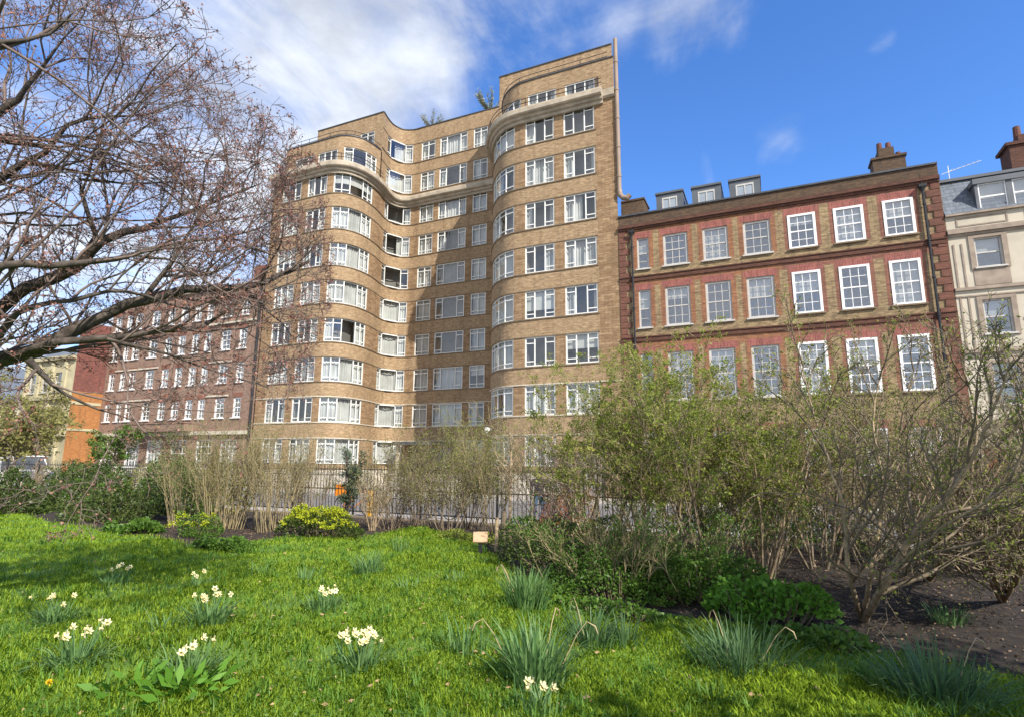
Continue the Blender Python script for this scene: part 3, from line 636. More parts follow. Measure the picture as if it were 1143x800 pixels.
# ---------------------------------------------------------------- brown brick mansion at the left
def mansion():
    Y=31.;X0,X1=-54.4,-35.75;OFF=Vector(((X0+X1)/2,Y,GZ));B=thing('brick_mansion','brown and red brick mansion block with many white sash windows, left of the buff tower','mansion block',OFF)
    def part(mb,nm,mats,**k): o=mb.build(nm,mats,B,**k);o.location=-OFF;return o
    cv=Curve([(X0,Y),(X1,Y)])
    cols=[(-37.8,-36.95),(-39.85,-38.75),(-41.8,-41.0),(-43.3,-42.45),(-45.0,-44.1),(-46.7,-45.8),(-48.8,-47.7),(-51.1,-50.1),(-52.3,-51.5),(-53.9,-53.0)]
    rows=[(12.85,14.3),(10.15,11.75),(7.5,9.05),(4.75,6.3)]
    wins=[(a,b,z0,z1) for a,b in cols for z0,z1 in rows]+[(-53.7,-51.3,.9,3.1),(-50.3,-48.5,.9,3.1),(-47.5,-45.7,.9,3.1),(-44.5,-42.7,.9,3.1),(-41.5,-39.7,.9,3.1),(-38.8,-37.,.9,3.1)]
    ops=[(a-X0,b-X0,z0,z1) for a,b,z0,z1 in wins];mats=[M['mbrick'],M['rbrick'],M['psill']]
    def mf(u,z):
        x=u+X0
        if z<1.0: return 2
        for z0,z1 in rows:
            if z1<z<z1+.38 and any(a-.12<x<b+.12 for a,b in cols): return 1
        if 3.9<z<4.4:return 0
        return 0
    w=MB();xb=[q-X0 for a,b in cols for q in (a-.12,b+.12)];grid_wall(w,cv,0,X1-X0,GZ,15.3,ops,.14,matf=mf,xb=xb,zb=[1.0]+[z1+.38 for z0,z1 in rows])
    for c in (Curve([(X0,42),(X0,Y)]),Curve([(X1,Y),(X1,42)]),Curve([(X1,42),(X0,42)])): grid_wall(w,c,0,c.L,GZ,15.3,[])
    part(w,'brick_wall',mats);rm=MB();[pocket_flat(rm,a,b,z0,z1,Y) for a,b,z0,z1 in wins];part(rm,'room_interior',M['room'])
    for a,b,z0,z1 in wins: sash(B,a,b,z0,z1,Y,2 if b-a<1.6 else 4,4,M['bwframe'],fw=.11,bar=.04,gl='oglass',blind=random.choice([0,.4,0,.9]),OFF=OFF)
    b=MB()
    b.box(X0,X1,Y-.25,Y-.001,3.45,3.72)
    for xa,xb_ in ((-40.9,-38.4),(-49.8,-47.2),(-53,-50)):
        for z in (6.42,9.15): b.box(xa,xb_,Y-.08,Y-.0015,z,z+.13)
    b.box(-41.2,-36,Y-.15,Y-.001,12.25,12.4);b.box(-48.5,-45,Y-.06,Y-.001,12.3,12.4)
    part(b,'white_band',M['psill'])
    bal=MB();bal.box(-49.5,-41.9,Y-.9,Y-.004,3.74,4.35);bal.box(-49.55,-41.85,Y-.95,Y-.002,4.352,4.45);part(bal,'balcony_parapet',M['mbrick'])
    c=MB();c.box(X0,X1,Y-.2,Y+.3,15.303,15.45);part(c,'coping',M['psill'])
    r=MB();r.quad((X0,Y+.3,15.3),(X1,Y+.3,15.3),(X1,36,17.6),(X0,36,17.6));r.quad((X0,36,17.6),(X1,36,17.6),(X1,42,15.3),(X0,42,15.3));r.poly([(X0,31.3,15.3),(X0,36,17.6),(X0,42,15.3)]);r.poly([(X1,31.3,15.3),(X1,36,17.6),(X1,42,15.3)]);part(r,'roof',M['slate'])
    p=MB();p.tube([(X1+.13,30.85,GZ),(X1+.13,30.85,15.3)],.09,8)
    for z in np.arange(2,15,2.2): p.tube([(X1+.13,30.85,z),(X1+.13,30.85,z+.12)],.12,8)
    part(p,'downpipe',M['bpipe'])
    for xx in (-41.2,-36.8): 
        p=MB();p.box(xx-.8,xx+.8,35.4,36.6,16.5,18.9);part(p,'chimney',M['rbrick'])
mansion()
def cream_stone_house():
    X0,X1,Y0=-62,-54.42,28.5;OFF=Vector(((X0+X1)/2,Y0,GZ));B=thing('corner_house','pale yellow stone fronted house with a bright orange brick side wall at the far left','house',OFF)
    def part(mb,nm,mats,**k): o=mb.build(nm,mats,B,**k);o.location=-OFF;return o
    cols=[(-61.3,-60.3),(-59.3,-58.3),(-57.3,-56.3)];wins=[(a,b,z,z+1.7) for a,b in cols for z in (.9,4.2,7.3)]
    w=MB();cv=Curve([(X0,Y0),(X1,Y0)]);grid_wall(w,cv,0,X1-X0,GZ,10.4,[(a-X0,b-X0,z0,z1) for a,b,z0,z1 in wins],.2)
    c=Curve([(X0,40),(X0,Y0)]);grid_wall(w,c,0,c.L,GZ,10.4,[]);part(w,'stone_wall',M['yellowstone'])
    rm=MB();[pocket_flat(rm,a,b,z0,z1,Y0) for a,b,z0,z1 in wins];part(rm,'room_interior',M['room'])
    for a,b,z0,z1 in wins: sash(B,a,b,z0,z1,Y0,1,2,M['gframe'],fw=.09,OFF=OFF,rec=.1)
    s=MB();c=Curve([(X1,Y0),(X1,40)]);grid_wall(s,c,0,c.L,GZ,7.3,[],mat=0);grid_wall(s,c,0,c.L,7.3,13.4,[],mat=1);part(s,'side_wall',[M['obrick'],M['tile']])
    b=MB();b.box(X1+.001,X1+.06,Y0,30.9,6.15,6.4);b.box(X1+.001,X1+.06,Y0,30.9,3.9,4.1)
    for z in (3.4,6.6,10.1): b.box(X0,X1,Y0-.3,Y0-.001,z,z+.3)
    for x in (-61.9,-59.9,-57.9,-55.9): b.box(x,x+.45,Y0-.18,Y0-.001,GZ,3.4);b.box(x,x+.4,Y0-.14,Y0-.001,3.7,6.6);b.box(x,x+.4,Y0-.14,Y0-.001,6.9,10.1)
    part(b,'stone_pilaster',M['yellowstone'])
    r=MB();r.poly([(X0,Y0,10.4),(X1,Y0,10.4),(X1,34,13.4),(X0,34,13.4)]);r.poly([(X0,34,13.4),(X1,34,13.4),(X1,40,10.4),(X0,40,10.4)]);r.poly([(X0,Y0,10.4),(X0,34,13.4),(X0,40,10.4)]);part(r,'roof',M['slate'])
cream_stone_house()
def far_house(name,label,x0,x1,y0,y1,h,wall,n):
    OFF=Vector(((x0+x1)/2,y0,GZ));B=thing(name,label,'house',OFF)
    def part(mb,nm,mats): o=mb.build(nm,mats,B);o.location=-OFF;return o
    w=MB();w.box(x0,x1,y0,y1,GZ,h);part(w,'wall',wall)
    # gabled roof
    r=MB();xm=(x0+x1)/2;r.quad((x0-.3,y0-.3,h),(xm,y0-.3,h+3),(xm,y1,h+3),(x0-.3,y1,h));r.quad((xm,y0-.3,h+3),(x1+.3,y0-.3,h),(x1+.3,y1,h),(xm,y1,h+3));r.poly([(x0,y0-.01,h),(x1,y0-.01,h),(xm,y0-.01,h+2.8)],1);part(r,'roof',[M['slate'],wall])
    for i in range(n):
        for z in (1.,4.,7.):
            if z+1.6>h: continue
            x=x0+(i+.5)*(x1-x0)/n;f=MB();f.box(x-.6,x-.5,y0-.06,y0-.001,z,z+1.6);f.box(x+.5,x+.6,y0-.06,y0-.001,z,z+1.6);f.box(x-.5,x+.5,y0-.06,y0-.001,z+1.5,z+1.6);f.box(x-.5,x+.5,y0-.06,y0-.001,z,z+.1);f.box(x-.5,x+.5,y0-.05,y0-.001,z+.77,z+.83)
            f=part(f,'window',M['bwframe']);g=MB();g.quad((x-.5,y0-.02,z+.1),(x+.5,y0-.02,z+.1),(x+.5,y0-.02,z+1.5),(x-.5,y0-.02,z+1.5));g.build('pane',M['fp'],f)
M['fp']=plain('far_pane',(.08,.09,.10),.1,0,1)
far_house('white_gabled_house','small white gabled house far behind the bare branches at the left edge',-78,-70,30,44,7.2,M['cream'],3)
far_house('brown_brick_house','brown brick house at the far left behind pale trees',-92,-79,28,40,9.5,M['mbrick'],5)
# ================================================================= CAMERA, WORLD, LIGHT
cam=bpy.data.cameras.new('camera');co=bpy.data.objects.new('camera',cam);COL.objects.link(co);SC.camera=co
cam.sensor_width=36;cam.sensor_fit='HORIZONTAL';cam.lens=F/1143*36;cam.clip_end=3000;cam.clip_start=.05
R=Matrix(((RT[0],UP[0],-FW[0]),(RT[1],UP[1],-FW[1]),(RT[2],UP[2],-FW[2])));co.matrix_world=Matrix.Translation((0,0,EYE))@R.to_4x4()
SUN=np.array([math.sin(math.radians(57))*math.cos(math.radians(40)),-math.cos(math.radians(57))*math.cos(math.radians(40)),math.sin(math.radians(40))])
sl=bpy.data.lights.new('sun','SUN');sl.energy=4.2;sl.angle=math.radians(.5);sl.color=(1,.94,.84)
so=bpy.data.objects.new('sun',sl);COL.objects.link(so);so.rotation_euler=Vector(-SUN).to_track_quat('-Z','Y').to_euler();so.location=(20,-20,40)
W=bpy.data.worlds.new('World');SC.world=W;W.use_nodes=True;nt=W.node_tree;N=nt.nodes;L=nt.links
bg=N['Background'];sky=N.new('ShaderNodeTexSky');sky.sky_type='NISHITA';sky.sun_disc=False
sky.sun_elevation=math.radians(40);sky.sun_rotation=math.atan2(SUN[0],SUN[1]);sky.ozone_density=4.5;sky.dust_density=.3;sky.air_density=.9;sky.altitude=300
tc=N.new('ShaderNodeTexCoord');sep=N.new('ShaderNodeSeparateXYZ');L.new(tc.outputs['Generated'],sep.inputs[0])
def mth(op,a,b=None,c=None,clamp=False):
    n=N.new('ShaderNodeMath');n.operation=op;n.use_clamp=clamp
    for i,v in enumerate((a,b,c)):
        if v is None: continue
        if hasattr(v,'links') or hasattr(v,'is_linked'): L.new(v,n.inputs[i])
        else: n.inputs[i].default_value=v
    return n.outputs[0]
zz=mth('MAXIMUM',sep.outputs[2],.04);zz=mth('ADD',zz,.12)
cx_=mth('DIVIDE',sep.outputs[0],zz);cy_=mth('DIVIDE',sep.outputs[1],zz)
cmb=N.new('ShaderNodeCombineXYZ');L.new(cx_,cmb.inputs[0]);L.new(cy_,cmb.inputs[1])
def noise(scale,det,rough,dist=0.,off=(0,0,0),stretch=(1,1,1),rot=0):
    mp=N.new('ShaderNodeMapping');mp.inputs['Location'].default_value=off;mp.inputs['Scale'].default_value=stretch;mp.inputs['Rotation'].default_value=(0,0,rot);L.new(cmb.outputs[0],mp.inputs[0])
    n=N.new('ShaderNodeTexNoise');n.inputs['Scale'].default_value=scale;n.inputs['Detail'].default_value=det;n.inputs['Roughness'].default_value=rough;n.inputs['Distortion'].default_value=dist;L.new(mp.outputs[0],n.inputs['Vector']);return n.outputs['Fac']
n1=noise(1.6,9,.58,.5,(3.1,1.7,0));n2=noise(2.6,8,.62,1.1,(7.3,2.2,0),(1,.45,1),.9)
# the cloud bank lies over part of the sky: soft regions round measured directions
def blob(px,py,inner,outer):
    d=ray(px,py);d=d/np.linalg.norm(d)
    v=N.new('ShaderNodeVectorMath');v.operation='DOT_PRODUCT';v.inputs[1].default_value=tuple(d);L.new(tc.outputs['Generated'],v.inputs[0])
    mr=N.new('ShaderNodeMapRange');mr.interpolation_type='SMOOTHSTEP';mr.inputs[1].default_value=math.cos(math.radians(outer));mr.inputs[2].default_value=math.cos(math.radians(inner));L.new(v.outputs['Value'],mr.inputs[0]);return mr.outputs[0]
CL=[(120,330,10,30,1.1),(250,190,6,24,1.1),(330,60,4,19,1.),(450,25,3,14,.95),(60,450,8,30,1.),(-150,200,10,40,1.),(500,110,1,6,.35),(775,20,1,7,.65),(865,145,.5,3.8,.55),(560,5,1,10,.75),(660,10,1,9,.6),(900,40,.5,5,.28),(800,195,.5,4,.30),(980,38,.3,2.2,.6),(240,-150,5,20,.6)]
acc=None
for px,py,i,o,w in CL:
    b_=mth('MULTIPLY',blob(px,py,i,o),w);acc=b_ if acc is None else mth('MAXIMUM',acc,b_)
# behind the viewer: broken cloud over the whole sky, so panes have something to mirror
bk=mth('MULTIPLY_ADD',sep.outputs[1],-1.8,.1,clamp=True);acc=mth('MAXIMUM',acc,mth('MULTIPLY',bk,1.3))
nn=mth('MULTIPLY_ADD',n2,.5,mth('MULTIPLY',n1,.6))
dens=mth('ADD',mth('MULTIPLY',acc,.78),mth('MULTIPLY_ADD',nn,2.9,-1.72))
dm=N.new('ShaderNodeMapRange');dm.interpolation_type='SMOOTHSTEP';dm.inputs[1].default_value=.10;dm.inputs[2].default_value=1.05;L.new(dens,dm.inputs[0])
gate=mth('MULTIPLY',acc,5.,clamp=True);df=mth('MULTIPLY',dm.outputs[0],gate,clamp=True);df=mth('MULTIPLY',df,.93)
hs=N.new('ShaderNodeHueSaturation');hs.inputs['Saturation'].default_value=1.18;hs.inputs['Value'].default_value=1.5;hs.inputs['Hue'].default_value=.507;L.new(sky.outputs[0],hs.inputs['Color'])
shade=noise(3.1,6,.6,.3,(1,5,0));cr=N.new('ShaderNodeMapRange');cr.inputs[1].default_value=.3;cr.inputs[2].default_value=.7;cr.inputs[3].default_value=3.2;cr.inputs[4].default_value=6.2;L.new(shade,cr.inputs[0])
cc_=N.new('ShaderNodeVectorMath');cc_.operation='SCALE';cc_.inputs[0].default_value=(.93,.98,1.06);L.new(cr.outputs[0],cc_.inputs['Scale'])
mx=N.new('ShaderNodeMix');mx.data_type='RGBA';L.new(df,mx.inputs[0]);L.new(hs.outputs[0],mx.inputs[6]);L.new(cc_.outputs[0],mx.inputs[7])
L.new(mx.outputs[2],bg.inputs[0]);bg.inputs[1].default_value=.115
SC.view_settings.view_transform='Standard';SC.view_settings.look='None';SC.view_settings.exposure=.82;SC.view_settings.gamma=1
SC.render.engine='CYCLES';SC.cycles.max_bounces=6;SC.cycles.transparent_max_bounces=12;SC.cycles.diffuse_bounces=2;SC.cycles.glossy_bounces=2;SC.cycles.transmission_bounces=3
SC.cycles.caustics_reflective=False;SC.cycles.caustics_refractive=False
# ================================================================= GROUND
def sm(a,b,x): t=np.clip((x-a)/(b-a),0,1);return t*t*(3-2*t)
def gz(x,y):
    x=np.asarray(x,float);y=np.asarray(y,float)
    z=.05*np.sin(x*.7+1)*np.cos(y*.6)+.03*np.sin(x*1.9+y*1.3)+.018*np.sin(x*4.1-y*3.3)
    far=sm(11.5,15.0,y);z=z*(1-far)-.30*far
    return z
LB=[(-40,574),(0,572),(60,583),(150,598),(215,610),(300,603),(400,600),(470,592),(540,606),(575,640),(640,662),(700,690),(780,697),(850,702),(900,715),(1000,728),(1143,748),(1300,770)]
LBW=[onZ(*p) for p in LB]
LBW[0]=Vector((-30,13.2,0))
lawn_poly=[(p.x,p.y) for p in LBW]+[(4,-3),(-34,-3)]
def inpoly(x,y,poly=lawn_poly):
    x=np.asarray(x);y=np.asarray(y);c=np.zeros(x.shape,bool);n=len(poly)
    for i in range(n):
        x1,y1=poly[i];x2,y2=poly[(i+1)%n]
        cond=((y1>y)!=(y2>y))
        with np.errstate(divide='ignore',invalid='ignore'): xi=(x2-x1)*(y-y1)/(y2-y1+1e-12)+x1
        c^=cond&(x<xi)
    return c
def sheet(name,poly_or_rect,mat,zoff,label=None,kind='structure',res=.25):
    x0,x1,y0,y1=poly_or_rect;nx=int((x1-x0)/res)+1;ny=int((y1-y0)/res)+1
    X,Y=np.meshgrid(np.linspace(x0,x1,nx),np.linspace(y0,y1,ny));Z=gz(X,Y)+zoff
    V=np.stack([X.ravel(),Y.ravel(),Z.ravel()],1);i=np.arange(nx*ny).reshape(ny,nx);Fq=np.stack([i[:-1,:-1],i[:-1,1:],i[1:,1:],i[1:,:-1]],-1).reshape(-1,4)
    b=Batch();b.V=[V];b.Fq=[Fq];b.n=len(V);return b,X,Y,i
# soil, one sheet
ms,ns,bs=nmat('leaf_litter_soil');nz=ns.nodes.new('ShaderNodeTexNoise');nz.inputs['Scale'].default_value=9;nz.inputs['Detail'].default_value=9;nz.inputs['Roughness'].default_value=.75
tcs=ns.nodes.new('ShaderNodeTexCoord');ns.links.new(tcs.outputs['Object'],nz.inputs['Vector']);crs=ns.nodes.new('ShaderNodeValToRGB');ns.links.new(nz.outputs['Fac'],crs.inputs[0])
e=crs.color_ramp.elements;e[0].position=.35;e[0].color=(.014,.010,.007,1);e[1].position=.72;e[1].color=(.10,.066,.04,1);m_=crs.color_ramp.elements.new(.55);m_.color=(.034,.024,.016,1)
ns.links.new(crs.outputs[0],bs.inputs['Base Color']);bs.inputs['Roughness'].default_value=.95;bp=ns.nodes.new('ShaderNodeBump');bp.inputs['Distance'].default_value=.04;bp.inputs['Strength'].default_value=.9;ns.links.new(nz.outputs['Fac'],bp.inputs['Height']);ns.links.new(bp.outputs[0],bs.inputs['Normal'])
b,X,Y,ii=sheet('soil',(-48,14,-8,16.0),None,0);tag(b.build('garden_soil',ms,smooth=True),kind='structure')
# lawn turf under the blades
ml,nl,bl=nmat('lawn_turf');nz=nl.nodes.new('ShaderNodeTexNoise');nz.inputs['Scale'].default_value=2.2;nz.inputs['Detail'].default_value=8;tcs=nl.nodes.new('ShaderNodeTexCoord');nl.links.new(tcs.outputs['Object'],nz.inputs['Vector'])
crs=nl.nodes.new('ShaderNodeValToRGB');nl.links.new(nz.outputs['Fac'],crs.inputs[0]);e=crs.color_ramp.elements;e[0].position=.3;e[0].color=(.05,.11,.012,1);e[1].position=.7;e[1].color=(.12,.22,.02,1);nl.links.new(crs.outputs[0],bl.inputs['Base Color']);bl.inputs['Roughness'].default_value=.9
b,X,Y,ii=sheet('lawn',(-34,4,-3,14),None,.006,res=.125)
c=((X[:-1,:-1]+X[1:,1:])/2,(Y[:-1,:-1]+Y[1:,1:])/2);keep=inpoly(c[0],c[1]).ravel();b.Fq=[b.Fq[0][keep]];tag(b.build('lawn',ml,smooth=True),kind='structure')
def strip(name,x0,x1,y0,y1,z,mat,kind='structure',th=0):
    m=MB()
    if th: m.box(x0,x1,y0,y1,z-th,z)
    else: m.quad((x0,y0,z),(x1,y0,z),(x1,y1,z),(x0,y1,z))
    return tag(m.build(name,mat),kind=kind)
strip('ground',-1500,1500,-1500,1500,-.62,M['paving'])
strip('road',-200,200,18.2,27.2,-.52,M['asphalt'])
strip('pavement_garden_side',-200,200,16.0,18.05,-.40,M['paving'],th=.2);strip('kerb_garden_side',-200,200,18.05,18.2,-.395,M['kerb'],th=.2)
strip('pavement_house_side',-200,200,27.35,31.0,-.40,M['paving'],th=.2);strip('kerb_house_side',-200,200,27.2,27.35,-.395,M['kerb'],th=.2)
strip('forecourt',-28,-17.25,31.0,38.58,-.404,M['paving'],th=.19)
m=MB()
for x in np.arange(-60,40,6): m.quad((x,18.6,-.516),(x+5.4,18.6,-.516),(x+5.4,18.7,-.516),(x,18.7,-.516))
tag(m.build('road_marking',plain('road_paint',(.65,.55,.12),.7,.2,5.)),kind='structure')
# kerb wall holding the garden
strip('garden_kerb',-60,14,15.6,15.9,-.26,M['greytwig'],th=.5)
# ================================================================= STREET FURNITURE
def railings():
    t=thing('iron_railings','black iron garden railings with pointed bars along the far edge of the garden','railings',(-12,15.75,-.22));x0,x1=-40.,13.
    def part(m,n): o=m.build(n,M['rail'],t);o.location=(12,-15.75,.22);return o
    for z in (-.1,.62,1.28): m=MB();m.box(x0,x1,15.735,15.765,z-.018,z+.018);part(m,'rail')
    xs=np.arange(x0,x1,.135)
    for i,x in enumerate(np.arange(x0,x1,2.7)):
        m=MB();m.box(x-.028,x+.028,15.722,15.778,-.22,1.42);m.tube([(x,15.75,1.42),(x,15.75,1.47),(x,15.75,1.54)],[.03,.045,.005],8);part(m,'post')
        m=MB()
        for q in np.arange(x+.135,min(x+2.69,x1),.135): m.tube([(q,15.75,-.1),(q,15.75,1.36),(q,15.75,1.46)],[.012,.012,.002],5)
        part(m,'bar_panel')
railings()
def low_wall():
    t=thing('forecourt_wall','low pale rendered wall with a black railing in front of the apartment block','wall',(-24,30.2,GZ))
    m=MB();m.box(-35.3,-25,30.0,30.25,GZ,.65);m.box(-35.35,-24.95,29.95,30.3,.652,.75);m.box(-22.0,-17.0,30.0,30.25,GZ,.65);m.box(-22.05,-16.95,29.95,30.3,.652,.75);o=m.build('wall',M['cream'],t);o.location=(24,-30.2,-GZ)
    m=MB()
    for a,b in ((-35.2,-25.1),(-21.9,-17.1)):
        m.box(a,b,30.1,30.14,1.3,1.34)
        for x in np.arange(a,b,.16): m.box(x,x+.018,30.11,30.13,.75,1.3)
    o=m.build('railing',M['rail'],t);o.location=(24,-30.2,-GZ)
low_wall()
def bicycle(x,y,rz,label,frame,group='bicycles parked outside the railings',lean=.06,name='bicycle',box=None):
    t=thing(name,label,'bicycle',(x,y,-.40),group,rz);t.rotation_euler=(lean,0,rz)
    R_=.34
    for wx in (-.52,.52):
        m=MB();P=[(wx+R_*math.cos(a),0,R_+R_*math.sin(a)) for a in np.linspace(0,2*math.pi,28,endpoint=False)];m.tube(P,.019,6,closed=True);w=m.build('wheel',M['rail'],t)
        s=MB()
        for a in np.linspace(0,math.pi*2,16,endpoint=False): s.tube([(wx,0,R_),(wx+.32*math.cos(a),0,R_+.32*math.sin(a))],.003,3)
        s.tube([(wx,-.04,R_),(wx,.04,R_)],.025,6);s.build('spokes',M['lead'],w)
    bb=(-.08,0,.29);st=(-.22,0,.80);hd=(.36,0,.84);hb=(.40,0,.66);rr=(-.52,0,R_);fr=(.52,0,R_)
    m=MB()
    for a,b in ((bb,st),(st,hd),(bb,hb),(bb,rr),(st,rr),(hd,hb)): m.tube([a,b],.018,6)
    m.build('frame',frame,t)
    m=MB();m.tube([hb,fr],.015,6);m.tube([hd,(.34,0,.96)],.014,6);m.build('fork',frame,t)
    m=MB();m.tube([(.28,-.27,.97),(.38,-.12,.98),(.36,0,.97),(.38,.12,.98),(.28,.27,.97)],.013,6);m.build('handlebar',M['rail'],t)
    m=MB();m.tube([st,(-.25,0,.91)],.013,6);m.tube([(-.40,0,.935),(-.28,0,.94),(-.13,0,.925)],[.07,.05,.018],8);m.build('saddle',M['rail'],t)
    m=MB();m.tube([(-.08,-.05,.29),(-.08,.05,.29)],.07,10);m.tube([(-.08,.06,.29),(.02,.06,.15)],.01,5);m.tube([(-.08,-.06,.29),(-.18,-.06,.43)],.01,5);m.box(-.02,.08,.05,.13,.135,.155);m.build('crank',M['lead'],t)
    if box: m=MB();m.box(-.75,-.35,-.2,.2,.72,1.08);m.box(-.76,-.34,-.21,.21,1.082,1.11);m.build('cargo_box',box,t);m=MB();m.box(-.6,-.4,-.02,.02,.5,.72);m.build('rack',M['rail'],t)
    return t
ORG=plain('orange_paint',(.75,.24,.02),.4,.1,4.);YEL=plain('yellow_orange_paint',(.80,.42,.03),.4,.1,4.)
bicycle(-11.6,17.0,.12,'dark bicycle leaning outside the garden railings in front of the pale wall',M['rail'])
bicycle(-10.7,17.5,-.25,'second dark bicycle a little behind the first at the railings',M['bpipe'])
bicycle(-13.9,17.0,.2,'bicycle with an orange cargo box behind the lime green plant',ORG,box=ORG,group=None)
bicycle(-6.35,17.2,.9,'dark blue bicycle held by the standing person in dark clothes',plain('blue_black_paint',(.03,.05,.09),.4,.1,4.),group=None)
m=MB();m.box(-.07,.07,-.07,.07,0,.95);t=thing('marker_post','short orange yellow post behind the lime green plant','post',(-13.05,16.7,-.4));m.build('post',YEL,t);m=MB();m.box(-.09,.09,-.09,.09,.952,1.02);m.build('cap',M['rail'],t)
def person(x,y):
    z=-.40;t=thing('person','person in black jacket and blue jeans behind the railings beside the rust coloured shrub','person',(x,y,z),rz=.5)
    V=[(0,0,.95),(0,0,1.15),(0,.0,1.36),(0,.01,1.47),(0,0,1.56),(0,-.01,1.66),
       (.10,0,.90),(.12,-.03,.50),(.12,.03,.09),(.12,-.13,.04),(-.10,0,.90),(-.13,.05,.50),(-.14,.10,.09),(-.14,-.06,.04),
       (.19,0,1.38),(.24,-.05,1.12),(.20,-.25,1.0),(.18,-.33,.98),(-.19,0,1.38),(-.25,-.02,1.12),(-.22,-.22,.98),(-.2,-.30,.95)]
    E_=[(0,1),(1,2),(2,3),(3,4),(4,5),(0,6),(6,7),(7,8),(8,9),(0,10),(10,11),(11,12),(12,13),(2,14),(14,15),(15,16),(16,17),(2,18),(18,19),(19,20),(20,21)]
    Rr=[.155,.145,.16,.065,.085,.085,.10,.068,.05,.042,.10,.068,.05,.042,.075,.055,.042,.035,.075,.055,.042,.035]
    me=bpy.data.meshes.new('body');me.from_pydata(V,E_,[]);o=bpy.data.objects.new('body',me);COL.objects.link(o)
    sk=o.modifiers.new('s','SKIN');
    for i,r in enumerate(Rr): me.skin_vertices[0].data[i].radius=(r,r*.8) if i in (0,1,2) else (r,r)
    me.skin_vertices[0].data[0].use_root=True
    o.modifiers.new('d','SUBSURF').levels=2
    dg=bpy.context.evaluated_depsgraph_get();dg.update();nm=bpy.data.meshes.new_from_object(o.evaluated_get(dg));bpy.data.objects.remove(o)
    for mt in (plain('black_jacket',(.02,.022,.028),.8,.2,6.),plain('blue_jeans',(.07,.11,.18),.85,.2,6.),plain('skin_tone',(.45,.26,.18),.6,.05,3.),plain('dark_shoe',(.03,.03,.03),.6,.1,3.)): nm.materials.append(mt)
    for p in nm.polygons:
        c=p.center;hand=c.y<-.27 and .85<c.z<1.1
        p.material_index=2 if (c.z>1.45 or hand) else (0 if c.z>.93 else (1 if c.z>.1 else 3));p.use_smooth=True
    b=bpy.data.objects.new('body',nm);COL.objects.link(b);b.parent=t
    m=MB();m.tube([(0,.02,1.50),(0,.03,1.60),(0,.015,1.70),(0,0,1.755)],[.085,.105,.10,.03],12);m.build('hair',plain('black_hair',(.015,.012,.01),.6,.1,20.),t,smooth=True)
    m=MB();m.tube([(0,.17,1.0),(0,.2,1.15),(0,.19,1.36),(0,.15,1.42)],[.09,.12,.11,.04],10);m.build('backpack',plain('dark_backpack',(.03,.035,.04),.7,.1,5.),t,smooth=True)
person(-6.75,17.0)
def van():
    t=thing('parked_van','white van parked in the street beyond the hedge at the far left','van',(-43.5,20.3,-.52))
    m=MB();m.poly([(-2.4,-.9,.35),(-2.4,-.9,2.0),(-2.2,-.9,2.25),(1.0,-.9,2.25),(1.75,-.9,1.35),(2.4,-.9,1.15),(2.45,-.9,.35)]);m.poly([(-2.4,.9,.35),(2.45,.9,.35),(2.4,.9,1.15),(1.75,.9,1.35),(1.0,.9,2.25),(-2.2,.9,2.25),(-2.4,.9,2.0)])
    pr=[(-2.4,.35),(-2.4,2.0),(-2.2,2.25),(1.0,2.25),(1.75,1.35),(2.4,1.15),(2.45,.35)]
    for a,b in zip(pr,pr[1:]+pr[:1]): m.quad((a[0],-.9,a[1]),(a[0],.9,a[1]),(b[0],.9,b[1]),(b[0],-.9,b[1]))
    m.build('body',plain('white_van_paint',(.78,.78,.78),.3,.03,1.,spec=.5),t)
    m=MB();m.poly([(.15,-.912,1.35),(1.62,-.912,1.35),(1.0,-.912,2.05),(.15,-.912,2.05)]);m.build('side_window',M['fp'],t)
    m=MB();m.quad((1.72,-.8,1.40),(1.72,.8,1.40),(1.07,.8,2.18),(1.07,-.8,2.18));o=m.build('windscreen',M['fp'],t);o.location=(.02,0,.02)
    for x in (-1.5,1.6):
        for y in (-.86,.86): m=MB();m.tube([(x,y-.1,.33),(x,y+.1,.33)],.33,18);w=m.build('wheel',M['rail'],t);m=MB();m.tube([(x,y-.115,.33),(x,y+.115,.33)],.18,14);m.build('rim',M['lead'],w)
    for y in (-.7,.7): m=MB();m.box(2.40,2.47,y-.14,y+.14,.75,.95);m.build('headlight',M['bwframe'],t)
van()
# small plaque on a black stake in the lawn
p=onZ(536,618);t=thing('plant_sign','small tan plaque on a black stake at the edge of the lawn','sign',(p.x,p.y,float(gz(p.x,p.y))),rz=.45)
m=MB();m.box(-.035,.035,-.02,.02,0,.24);m.build('stake',M['rail'],t)
m=MB();m.quad((-.125,-.06,.22),(.125,-.06,.22),(.125,.04,.38),(-.125,.04,.38));m.quad((-.125,-.045,.20),(-.125,.055,.36),(.125,.055,.36),(.125,-.045,.20));m.quad((-.125,-.06,.22),(-.125,-.045,.20),(.125,-.045,.20),(.125,-.06,.22));m.quad((-.125,.04,.38),(.125,.04,.38),(.125,.055,.36),(-.125,.055,.36));m.quad((-.125,-.06,.22),(-.125,.04,.38),(-.125,.055,.36),(-.125,-.045,.20));m.quad((.125,-.06,.22),(.125,-.045,.20),(.125,.055,.36),(.125,.04,.38));m.build('plaque',plain('tan_plaque',(.45,.30,.18),.6,.2,20.),t)
p=onZ(562,612);t=thing('wooden_post','brown wooden post at the lawn edge behind the small plaque','post',(p.x,p.y,float(gz(p.x,p.y))));m=MB();m.tube([(0,0,-.1),(.01,0,.75)],[.05,.045],8);m.build('post',M['greytwig'],t);m=MB();m.tube([(-.16,.02,.02),(-.15,.02,.62)],[.04,.035],8);m.build('stub',M['pale'],t)
